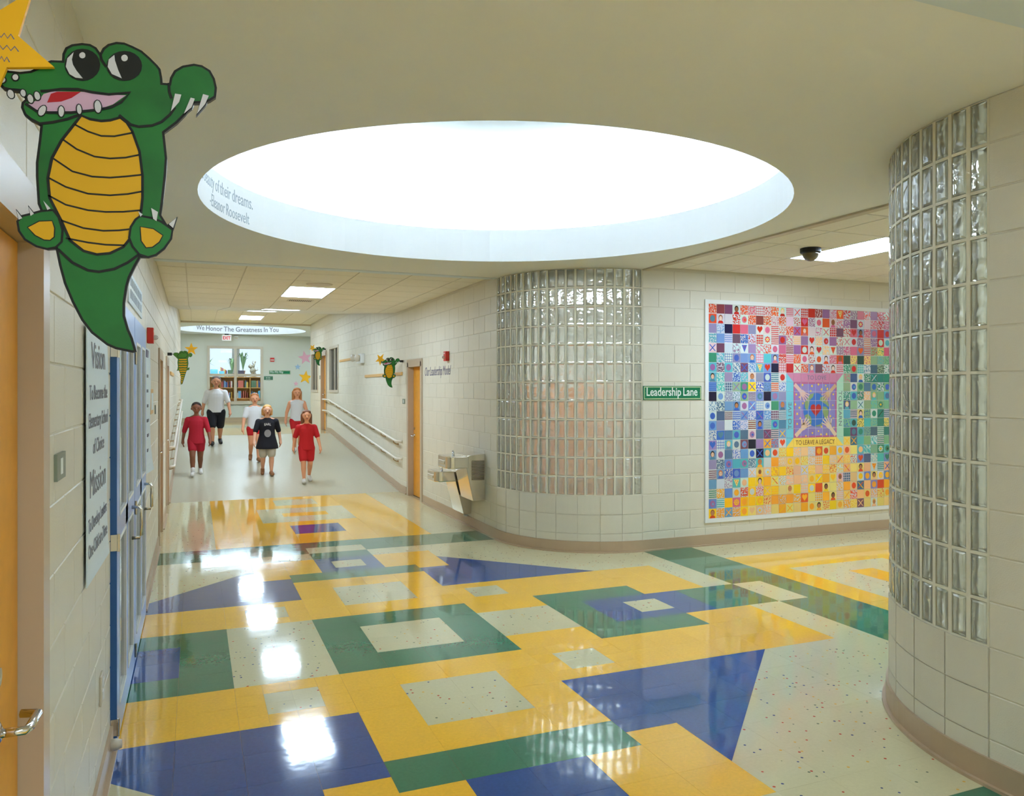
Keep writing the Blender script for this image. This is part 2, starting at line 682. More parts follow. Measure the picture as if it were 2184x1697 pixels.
# ---------------------------------------------------------------- concrete block walls
BCACHE = {}


def block_mesh(w, h):
    key = (round(w, 2), round(h, 2))
    if key not in BCACHE:
        a, c_ = w / 2, h / 2
        g, d = 0.009, 0.013
        vs_ = [(-a, 0, -c_), (a, 0, -c_), (a, 0, c_), (-a, 0, c_),
               (-a, -d + g, -c_), (a, -d + g, -c_), (a, -d + g, c_), (-a, -d + g, c_),
               (-a + g, -d, -c_ + g), (a - g, -d, -c_ + g), (a - g, -d, c_ - g), (-a + g, -d, c_ - g)]
        fs = [(8, 9, 10, 11)]
        for k in range(4):
            m_ = (k + 1) % 4
            fs += [(k, m_, m_ + 4, k + 4), (k + 4, m_ + 4, m_ + 8, k + 8)]
        me = bpy.data.meshes.new('concrete_block')
        me.from_pydata([(Vector(v) * S)[:] for v in vs_], [], fs)
        me.materials.append(MATS['block_paint'])
        BCACHE[key] = (me, vs_, fs)
    return BCACHE[key]


def rect_minus(rects, hole):
    out = []
    a0, a1, b0, b1 = hole
    for (p0, p1, q0, q1) in rects:
        if p1 <= a0 or p0 >= a1 or q1 <= b0 or q0 >= b1:
            out.append((p0, p1, q0, q1))
            continue
        if p0 < a0:
            out.append((p0, a0, q0, q1))
        if p1 > a1:
            out.append((a1, p1, q0, q1))
        if q0 < b0:
            out.append((max(p0, a0), min(p1, a1), q0, b0))
        if q1 > b1:
            out.append((max(p0, a0), min(p1, a1), b1, q1))
    return out


def block_wall(name, axis, const, sgn, a0, a1, z0, z1, holes=(), blocks=None, maxn=300, thick=0.5, m='mortar_paint', zfloor=None, step=None):
    """wall core with openings; painted blocks as parts.  axis 'x': plane x=const running along y; sgn: side it faces"""
    core = MB()
    face = const - sgn * 0.013
    for (p0, p1, q0, q1) in _cells(a0, a1, z0, z1, holes):
        if axis == 'x':
            core.box(face, face - sgn * thick, p0, p1, q0, q1)
        else:
            core.box(p0, p1, face, face - sgn * thick, q0, q1)
    w = struct(core.build(name, m, origin=(0, 0, 0)))
    if not blocks:
        return w
    rects = []
    L, H, J = 4 / 3, 2 / 3, 0.018
    for (b0, b1, c0, c1) in blocks:
        k0 = int(math.floor(c0 / H + 1e-6))
        while k0 * H < c1 - 1e-6:
            za, zb = max(c0, k0 * H), min(c1, (k0 + 1) * H)
            t = math.floor(b0 / L) * L - (L / 2 if k0 % 2 else 0)
            while t < b1:
                ya, yb = max(b0, t), min(b1, t + L)
                if yb - ya > 0.06:
                    rs = [(ya, yb, za, zb)]
                    for h in holes:
                        rs = rect_minus(rs, h)
                    for r in rs:
                        if r[1] - r[0] > 0.08 and r[3] - r[2] > 0.08:
                            rects.append((r[0] + J / 2, r[1] - J / 2, r[2] + J / 2, r[3] - J / 2))
                t += L
            k0 += 1

    def near(r):
        c_ = ((r[0] + r[1]) / 2, (r[2] + r[3]) / 2)
        p = (const, c_[0], c_[1]) if axis == 'x' else (c_[0], const, c_[1])
        return (Vector(p) - Vector(CAM)).length
    rects = [r for r in rects if zfloor is None or r[3] > zfloor((r[0] + r[1]) / 2)]
    rects.sort(key=near)
    stuff = MB()
    rot = (0, 0, {('y', -1): 0, ('y', 1): PI, ('x', -1): -PI / 2, ('x', 1): PI / 2}[(axis, sgn)])
    R = Matrix.Rotation(rot[2], 3, 'Z')
    for n_, r in enumerate(rects):
        me, vs_, fs = block_mesh(r[1] - r[0], r[3] - r[2])
        c_ = ((r[0] + r[1]) / 2, (r[2] + r[3]) / 2)
        p = (face, c_[0], c_[1]) if axis == 'x' else (c_[0], face, c_[1])
        if n_ < maxn:
            link_copy(me, 'concrete_block', p, w, rot)
        else:
            stuff.add([R @ Vector(v) + Vector(p) for v in vs_], fs)
    if stuff.v:
        o_ = stuff.build('concrete_block_field', 'block_paint', w)
        o_['kind'] = 'stuff'
    return w


def _cells(a0, a1, z0, z1, holes):
    rs = [(a0, a1, z0, z1)]
    for h in holes:
        rs = rect_minus(rs, h)
    return rs


H_ENTRY = (-15.4, -12.1, -1, 7.22)
H_BLUE = (-5.98, 2.06, -1, 7.15)
H_L2 = (11.55, 14.65, -1, 7.15)
H_L3 = (19.45, 22.55, -1, 7.15)
left_holes = [H_ENTRY, H_BLUE, H_L2, H_L3]
wall_left = block_wall('wall_left', 'x', XL, 1, -32.5, 60, -0.2, 13, left_holes, [(-14.5, 60, 0, 12.2)], zfloor=rz)

H_R1 = (18.62, 21.38, -1, 7.15)
H_W1 = (43.55, 48.05, 5.45, 9.30)
H_R2 = (49.75, 52.85, -1, 8.95)
H_W2 = (54.75, 59.2, 5.45, 9.30)
wall_right = block_wall('wall_right', 'x', XR, -1, 8.0, 60, -0.2, 13, [H_R1, H_W1, H_R2, H_W2], [(8.0, 60, 0, 12.2)], zfloor=rz)
wall_mural = block_wall('wall_back', 'y', YN, -1, 12.0, 45, -0.2, 10.6, [], [(12.0, 25.4, 0, 10.0)])
wall_near = block_wall('wall_near_right', 'x', XR, -1, -32.5, -12.0, -0.2, 10.6, [], [(-16.0, -12.0, 0, 10.0)])
block_wall('wall_side', 'y', YS, 1, 12.0, 45, -0.2, 10.6)
block_wall('wall_behind', 'y', -32.0, 1, -4.4, 8.5, -0.2, 10.6)
H_END = (-6.5, 2.5, 0.3, 8.5)
block_wall('wall_end', 'x', 44.0, -1, -8.5, 4.5, -0.2, 10.6, [H_END])
H_LIB = (-1.35, 4.65, 4.1, 10.62)
wall_far = block_wall('wall_far', 'y', FARY, -1, -20, 26, 1.6, 13.8, [H_LIB], m='wall_far', thick=0.4)
block_wall('wall_lobby_left', 'x', -16, 1, 60, 76, 1.6, 13.8, m='wall_far')
block_wall('wall_lobby_right', 'x', 22, -1, 60, 76, 1.6, 13.8, m='wall_far')
block_wall('wall_lobby_near_left', 'y', 60.0, 1, -16.2, -3.98, 1.6, 13.8, m='wall_far')
block_wall('wall_lobby_near_right', 'y', 60.0, 1, 8.03, 22.2, 1.6, 13.8, m='wall_far')


# ---------------------------------------------------------------- curved glass block corners
def arc_box(mb, c, r0, r1, t0, t1, z0, z1, n=4):
    for k in range(n):
        a, b = t0 + (t1 - t0) * k / n, t0 + (t1 - t0) * (k + 1) / n
        p = lambda r, t, z: (c[0] + r * math.cos(t), c[1] + r * math.sin(t), z)
        fs = [(3, 2, 1, 0), (4, 5, 6, 7), (0, 1, 5, 4), (2, 3, 7, 6)]
        if k == 0:
            fs.append((3, 0, 4, 7))
        if k == n - 1:
            fs.append((1, 2, 6, 5))
        mb.add([p(r1, a, z0), p(r1, b, z0), p(r0, b, z0), p(r0, a, z0), p(r1, a, z1), p(r1, b, z1), p(r0, b, z1), p(r0, a, z1)], fs)
    return mb


GBW, GBH, GBD = 0.266, 0.612, 0.28


def glass_block_mesh():
    a, c_, d = GBW / 2, GBH / 2, GBD / 2
    vs_, fs = [], []
    rings = [(-d, 0.042), (-d + 0.012, 0.018), (-d + 0.03, 0.0), (d - 0.03, 0.0), (d - 0.012, 0.018), (d, 0.042)]
    for y, g in rings:
        vs_ += [(-a + g, y, -c_ + g), (a - g, y, -c_ + g), (a - g, y, c_ - g), (-a + g, y, c_ - g)]
    fs.append((0, 1, 2, 3))
    for i in range(len(rings) - 1):
        for k in range(4):
            m_ = (k + 1) % 4
            fs.append((i * 4 + k, (i + 1) * 4 + k, (i + 1) * 4 + m_, i * 4 + m_))
    e = (len(rings) - 1) * 4
    fs.append((e + 3, e + 2, e + 1, e))
    me = bpy.data.meshes.new('glass_block')
    me.from_pydata([(Vector(v) * S)[:] for v in vs_], [], fs)
    me.materials.append(MATS['glass_block'])
    return me


GB = glass_block_mesh()


def glass_corner(c, t0, t1, wall_name, label):
    """quarter-round wall: 18 x 12 glass blocks in mortar over a curved block base"""
    base = MB()
    arc_box(base, c, 3.55, 3.980, t0, t1, -0.2, 2.0, 18)
    w = struct(base.build(wall_name, 'mortar_paint', origin=(c[0], c[1], 0)))
    LOC[w.name] = Vector((c[0], c[1], 0))
    n, seg = 8, (t1 - t0) / 8
    for row in range(3):
        for k in range(n):
            mb = MB()
            arc_box(mb, c, 3.94, 4.0, t0 + seg * k + 0.0035, t0 + seg * (k + 1) - 0.0035, row * 2 / 3 + 0.009, (row + 1) * 2 / 3 - 0.009, 4)
            mb.build('concrete_block', 'block_paint', w)
    g = thing('glass_block_wall', label, 'glass wall', (c[0], c[1], 2.0), 'curved glass block corners')
    mm = MB()
    dt = (t1 - t0) / 18
    for k in range(19):
        t = t0 + dt * k
        hw = 0.0088
        ta, tb = max(t0, t - hw), min(t1, t + hw)
        arc_box(mm, c, 3.70, 3.985, ta, tb, 2.0, 9.99, 1)
    for r in range(13):
        z = 2.0 + r * 2 / 3
        arc_box(mm, c, 3.702, 3.984, t0, t1, max(2.0, z - 0.0235), min(9.99, z + 0.0235), 18)
    mm.build('mortar_grid', 'mortar_glassblock', g)
    for r in range(12):
        for k in range(18):
            t = t0 + dt * (k + .5)
            R = 3.99 - GBD / 2
            link_copy(GB, 'glass_block', (c[0] + R * math.cos(t), c[1] + R * math.sin(t), 2.0 + (r + .5) * 2 / 3), g, (0, 0, t + PI / 2))
    bb = MB()
    arc_box(bb, c, 3.99, 4.045, t0, t1, 0, 0.40, 24)
    arc_box(bb, c, 4.04, 4.11, t0, t1, 0, 0.05, 24)
    return bb


B1 = glass_corner((12, 8), PI, 1.5 * PI, 'wall_corner', 'curved glass block corner wall beside the tile mural and water coolers')
struct(B1.build('baseboard_corner', 'baseboard', origin=(0, 0, 0)))
B2 = glass_corner((12, -12), 0.5 * PI, PI, 'wall_corner_near', 'near curved glass block corner wall at the right edge of the picture')
struct(B2.build('baseboard_corner_near', 'baseboard', origin=(0, 0, 0)))


# straight baseboards
def baseboard(name, axis, const, sgn, spans):
    mb = MB()
    for (a, b) in spans:
        n_ = max(1, int(b - a) // 6) if axis == 'x' and b > 23 else 1
        for k in range(n_):
            p, q = a + (b - a) * k / n_, a + (b - a) * (k + 1) / n_
            z0, z1 = rz(p) if axis == 'x' and const < 9 else 0, rz(q) if axis == 'x' and const < 9 else 0
            for (t, h) in ((0.045, 0.40), (0.11, 0.05)):
                if axis == 'x':
                    mb.prism([(const, p, z0), (const, q, z1), (const, q, z1 + h), (const, p, z0 + h)], (sgn * t, 0, 0))
                else:
                    mb.prism([(p, const, 0), (q, const, 0), (q, const, h), (p, const, h)], (0, sgn * t, 0))
    return struct(mb.build(name, 'baseboard', origin=(0, 0, 0)))


baseboard('baseboard_left', 'x', XL, 1, [(-11.6, -6.0), (2.4, 11.2), (15.0, 19.1), (22.9, 23), (23, 47), (47, 60)])
baseboard('baseboard_right', 'x', XR, -1, [(8, 18.3), (21.7, 23), (23, 47), (47, 49.5)])
baseboard('baseboard_back', 'y', YN, -1, [(12, 44)])
baseboard('baseboard_near_right', 'x', XR, -1, [(-32, -12)])
mb = MB().box(-16, 22, FARY - 0.05, FARY, 2.0, 2.42)
struct(mb.build('baseboard_far', 'baseboard', origin=(0, 0, 0)))


# ---------------------------------------------------------------- ceilings
def holed_plane(x0, x1, y0, y1, z, c, r, name, m, n=96):
    bm = bmesh.new()
    outer = [bm.verts.new((x * S, y * S, z * S)) for x, y in ((x0, y0), (x1, y0), (x1, y1), (x0, y1))]
    inner = [bm.verts.new(((c[0] + r * math.cos(2 * PI * k / n)) * S, (c[1] + r * math.sin(2 * PI * k / n)) * S, z * S)) for k in range(n)]
    ed = [bm.edges.new((outer[k], outer[(k + 1) % 4])) for k in range(4)] + [bm.edges.new((inner[k], inner[(k + 1) % n])) for k in range(n)]
    bmesh.ops.triangle_fill(bm, edges=ed, use_beauty=True, use_dissolve=False)
    for f in bm.faces:
        if f.normal.z > 0:
            f.normal_flip()
    me = bpy.data.meshes.new(name)
    bm.to_mesh(me)
    bm.free()
    me.materials.append(MATS[m])
    o_ = bpy.data.objects.new(name, me)
    COL.objects.link(o_)
    LOC[o_.name] = Vector((0, 0, 0))
    return struct(o_)


def ceiling_well(ceil, c, r, z, label):
    """round well with a lip, a ledge that hides a ring of cove tubes, and a drum with a coved top"""
    n = 96

    def band(prof):
        mb_ = MB()
        vs_, fs = [], []
        for (rr, zz) in prof:
            for k in range(n):
                t = 2 * PI * k / n
                vs_.append((c[0] + rr * math.cos(t), c[1] + rr * math.sin(t), zz))
        for i in range(len(prof) - 1):
            for k in range(n):
                a, b = i * n + k, i * n + (k + 1) % n
                fs.append((a, b, b + n, a + n))
        return mb_.add(vs_, fs)
    band([(r, z), (r, z + 1.05), (r + 0.12, z + 1.05), (r + 0.12, z + 0.25), (r + 1.15, z + 0.25)]).build('well_lip', 'drum_white', ceil, smooth=False)
    R = r + 1.15
    prof = [(R, z + 0.25), (R, z + 2.7)] + [(R - 1.2 + 1.2 * math.cos(a * PI / 12), z + 2.7 + 1.0 * math.sin(a * PI / 12)) for a in range(1, 7)] 
    band(prof).build('well_drum', 'drum_white', ceil, smooth=True)
    band([prof[-1], (3.0, z + 3.75), (0.01, z + 3.75)]).build('well_cap_dimmed', 'well_cap_dimmed', ceil, smooth=True)
    tb = MB()
    path = [(c[0] + (r + 0.62) * math.cos(2 * PI * k / 72), c[1] + (r + 0.62) * math.sin(2 * PI * k / 72), z + 0.5) for k in range(73)]
    tb.tube(path, 0.06, 5, cap=False)
    g = thing('cove_light', label, 'light', (c[0], c[1], z + 0.25))
    tb.build('lamp_ring', 'tube_glow', g)
    for k in range(12):
        t = 2 * PI * k / 12
        p = (c[0] + (r + 0.62) * math.cos(t), c[1] + (r + 0.62) * math.sin(t), z + 0.25)
        mb_ = MB()
        mb_.lathe(p, [(0.05, 0), (0.05, 0.2)], 6)
        mb_.build('lamp_holder', 'white_paint', g)


WELL = (4.2, -2.0)
WELL_R = 6.85
ceil = holed_plane(-4.4, 12.0, -13.7, 8.0, ZC, WELL, WELL_R, 'ceiling', 'drywall')
ceiling_well(ceil, WELL, WELL_R, ZC, 'ring of cove lamps inside the large round ceiling well')
FWELL = (2.0, 68.3)
ceil_far = holed_plane(-16, 22, 60, 76, ZF, FWELL, 6.55, 'ceiling_far', 'drywall')
ceiling_well(ceil_far, FWELL, 6.55, ZF, 'ring of cove lamps inside the far round ceiling well')

mb = MB()
mb.box(-4.4, 8.3, 8.0, 8.45, ZC - 0.02, ZC + 0.1)
struct(mb.build('trim_1', 'strip_blue', origin=(0, 0, 0)))
mb = MB()
mb.box(-4.4, 8.3, -14.2, -13.7, ZC - 0.02, ZC + 0.1)
struct(mb.build('trim_2', 'strip_blue', origin=(0, 0, 0)))
mb = MB()
mb.box(12.0, 12.25, -8.3, 4.3, ZC - 0.05, ZC + 0.1)
struct(mb.build('trim_3', 'frame_light', origin=(0, 0, 0)))
mb = MB().box(-4.2, 8.2, 59.7, 60.0, ZF, ZU + 0.1)
struct(mb.build('trim_4', 'frame_light', origin=(0, 0, 0)))

# acoustic tile ceilings
ATM = MB().box(-0.975, 0.975, -0.975, 0.975, 0, 0.03)
me_at = bpy.data.meshes.new('ceiling_tile')
me_at.from_pydata([(v * S)[:] for v in ATM.v], [], ATM.f)
me_at.materials.append(MATS['acoustic'])
AT_N = 0


def acoustic(name, x0, x1, y0, y1, zfun, xs, ys, skip=(), tiles=True):
    core = MB()
    za, zb = zfun(y0), zfun(y1)
    core.prism([(x0, y0, za + 0.03), (x0, y1, zb + 0.03), (x0, y1, zb + 0.13), (x0, y0, za + 0.13)], (x1 - x0, 0, 0))
    o_ = struct(core.build(name, 'tbar', origin=(0, 0, 0)))
    if not tiles:
        return o_
    sl = math.atan2(zb - za, y1 - y0)
    odd = MB()
    for i in range(len(xs) - 1):
        for j in range(len(ys) - 1):
            a, b, p, q = xs[i], xs[i + 1], ys[j], ys[j + 1]
            if any(a < s_[1] - 0.1 and b > s_[0] + 0.1 and p < s_[3] - 0.1 and q > s_[2] + 0.1 for s_ in skip):
                continue
            cx_, cy_ = (a + b) / 2, (p + q) / 2
            if abs(b - a - 2) < 0.02 and abs(q - p - 2) < 0.02:
                link_copy(me_at, 'ceiling_tile', (cx_, cy_, zfun(cy_)), o_, (sl, 0, 0))
            else:
                mb_ = MB()
                zz0, zz1 = zfun(p), zfun(q)
                g = 0.025
                mb_.prism([(a + g, p + g, zz0), (a + g, q - g, zz1), (a + g, q - g, zz1 + 0.03), (a + g, p + g, zz0 + 0.03)], (b - a - 2 * g, 0, 0))
                mb_.build('ceiling_tile', 'acoustic', o_)
    return o_


def frange(a, b, st):
    out = []
    while a <= b + 1e-6:
        out.append(round(a, 4))
        a += st
    return out


XS = [XL, -3, -1, 1, 3, 5, 7, XR]
L1 = (1, 3, 14.3, 18.3)
acoustic('ceiling_corridor', -4.4, 8.4, 8.45, 24.3, lambda y: ZA, XS, [8.47] + frange(10.3, 24.3, 2), [L1])
zs = lambda y: ZA + (y - 24.3) * (ZU - ZA) / 24.0
L2, L3 = (1, 3, 26.3, 30.3), (1, 3, 40.3, 44.3)
acoustic('ceiling_ramp', -4.4, 8.4, 24.3, 48.3, zs, XS, frange(24.3, 48.3, 2), [L2, L3])
L4 = (1, 3, 52.3, 56.3)
acoustic('ceiling_upper', -4.4, 8.4, 48.3, 60, lambda y: ZU, XS, frange(48.3, 58.3, 2) + [59.68], [L4])
LS = (15.6, 17.6, -3.25, 0.75)
LS2 = (29.6, 31.6, -3.25, 0.75)
acoustic('ceiling_side', 12.25, 45, -8.4, 4.3, lambda y: ZA, [12.27] + frange(13.6, 27.6, 2), [-7.98, -7.25, -5.25, -3.25, -1.25, 0.75, 2.75, YN], [LS, LS2])
acoustic('ceiling_behind', -4.4, 8.4, -32.5, -14.2, lambda y: ZA, XS, [-18.2, -16.2, -14.25])


def troffer(r, zfun, label):
    x0, x1, y0, y1 = r
    t = thing('ceiling_light', label, 'light', ((x0 + x1) / 2, (y0 + y1) / 2, zfun((y0 + y1) / 2)), 'recessed ceiling troffers')
    fr, le = MB(), MB()
    g = 0.06
    zz = lambda y: zfun(y) - 0.004
    for (a, b, p, q) in ((x0 + .01, x1 - .01, y0 + .01, y0 + g), (x0 + .01, x1 - .01, y1 - g, y1 - .01), (x0 + .01, x0 + g, y0 + g, y1 - g), (x1 - g, x1 - .01, y0 + g, y1 - g)):
        fr.prism([(a, p, zz(p)), (a, q, zz(q)), (a, q, zz(q) + 0.03), (a, p, zz(p) + 0.03)], (b - a, 0, 0))
    fr.build('frame', 'white_paint', t)
    le.prism([(x0 + g, y0 + g, zz(y0) + 0.008), (x0 + g, y1 - g, zz(y1) + 0.008), (x0 + g, y1 - g, zz(y1) + 0.02), (x0 + g, y0 + g, zz(y0) + 0.02)], (x1 - x0 - 2 * g, 0, 0))
    le.build('lens', 'lens_glow', t)


troffer(L1, lambda y: ZA, 'large bright ceiling light nearest in the left corridor')
troffer(L2, zs, 'second ceiling light along the left corridor, on the sloping ceiling')
troffer(L3, zs, 'thin third ceiling light high on the sloping corridor ceiling')
troffer(L4, lambda y: ZU, 'farthest small ceiling light before the lettered ceiling well')
troffer(LS, lambda y: ZA, 'bright ceiling light above the mural beside the dome camera')
troffer(LS2, lambda y: ZA, 'ceiling light deeper in the side corridor behind the near glass block corner')


troffer((12.5, 14.5, 65, 69), lambda y: ZF - .03, 'ceiling light at the right side of the far lobby')  # two troffers added out of view to brighten the far lobby
troffer((-10.5, -8.5, 65, 69), lambda y: ZF - .03, 'ceiling light at the left side of the far lobby')
troffer((1, 3, -24.2, -20.2), lambda y: ZA, 'ceiling light in the corridor behind the camera')  # two fill troffers added behind the camera to light the near surfaces
troffer((1, 3, -31.8, -27.8), lambda y: ZA, 'last ceiling light at the end wall behind the camera')


# ---------------------------------------------------------------- rooms behind the glass block corners
def room_shell(name, x0, x1, y0, y1, z0, z1, sides, m, thick=0.2):
    """floor, ceiling and the named sides of a neighbouring room, each its own piece"""
    parts = {'floor': (x0, x1, y0, y1, z0 - thick, z0), 'ceiling': (x0, x1, y0, y1, z1, z1 + thick), 'west': (x0 - thick, x0, y0, y1, z0, z1), 'east': (x1, x1 + thick, y0, y1, z0, z1),
             'south': (x0, x1, y0 - thick, y0, z0, z1), 'north': (x0, x1, y1, y1 + thick, z0, z1)}
    for k in sides:
        nm = k + '_' + name if k in ('floor', 'ceiling') else 'wall_%s_%s' % (name, k)
        struct(MB().box(*parts[k]).build(nm, m, origin=(0, 0, 0)))


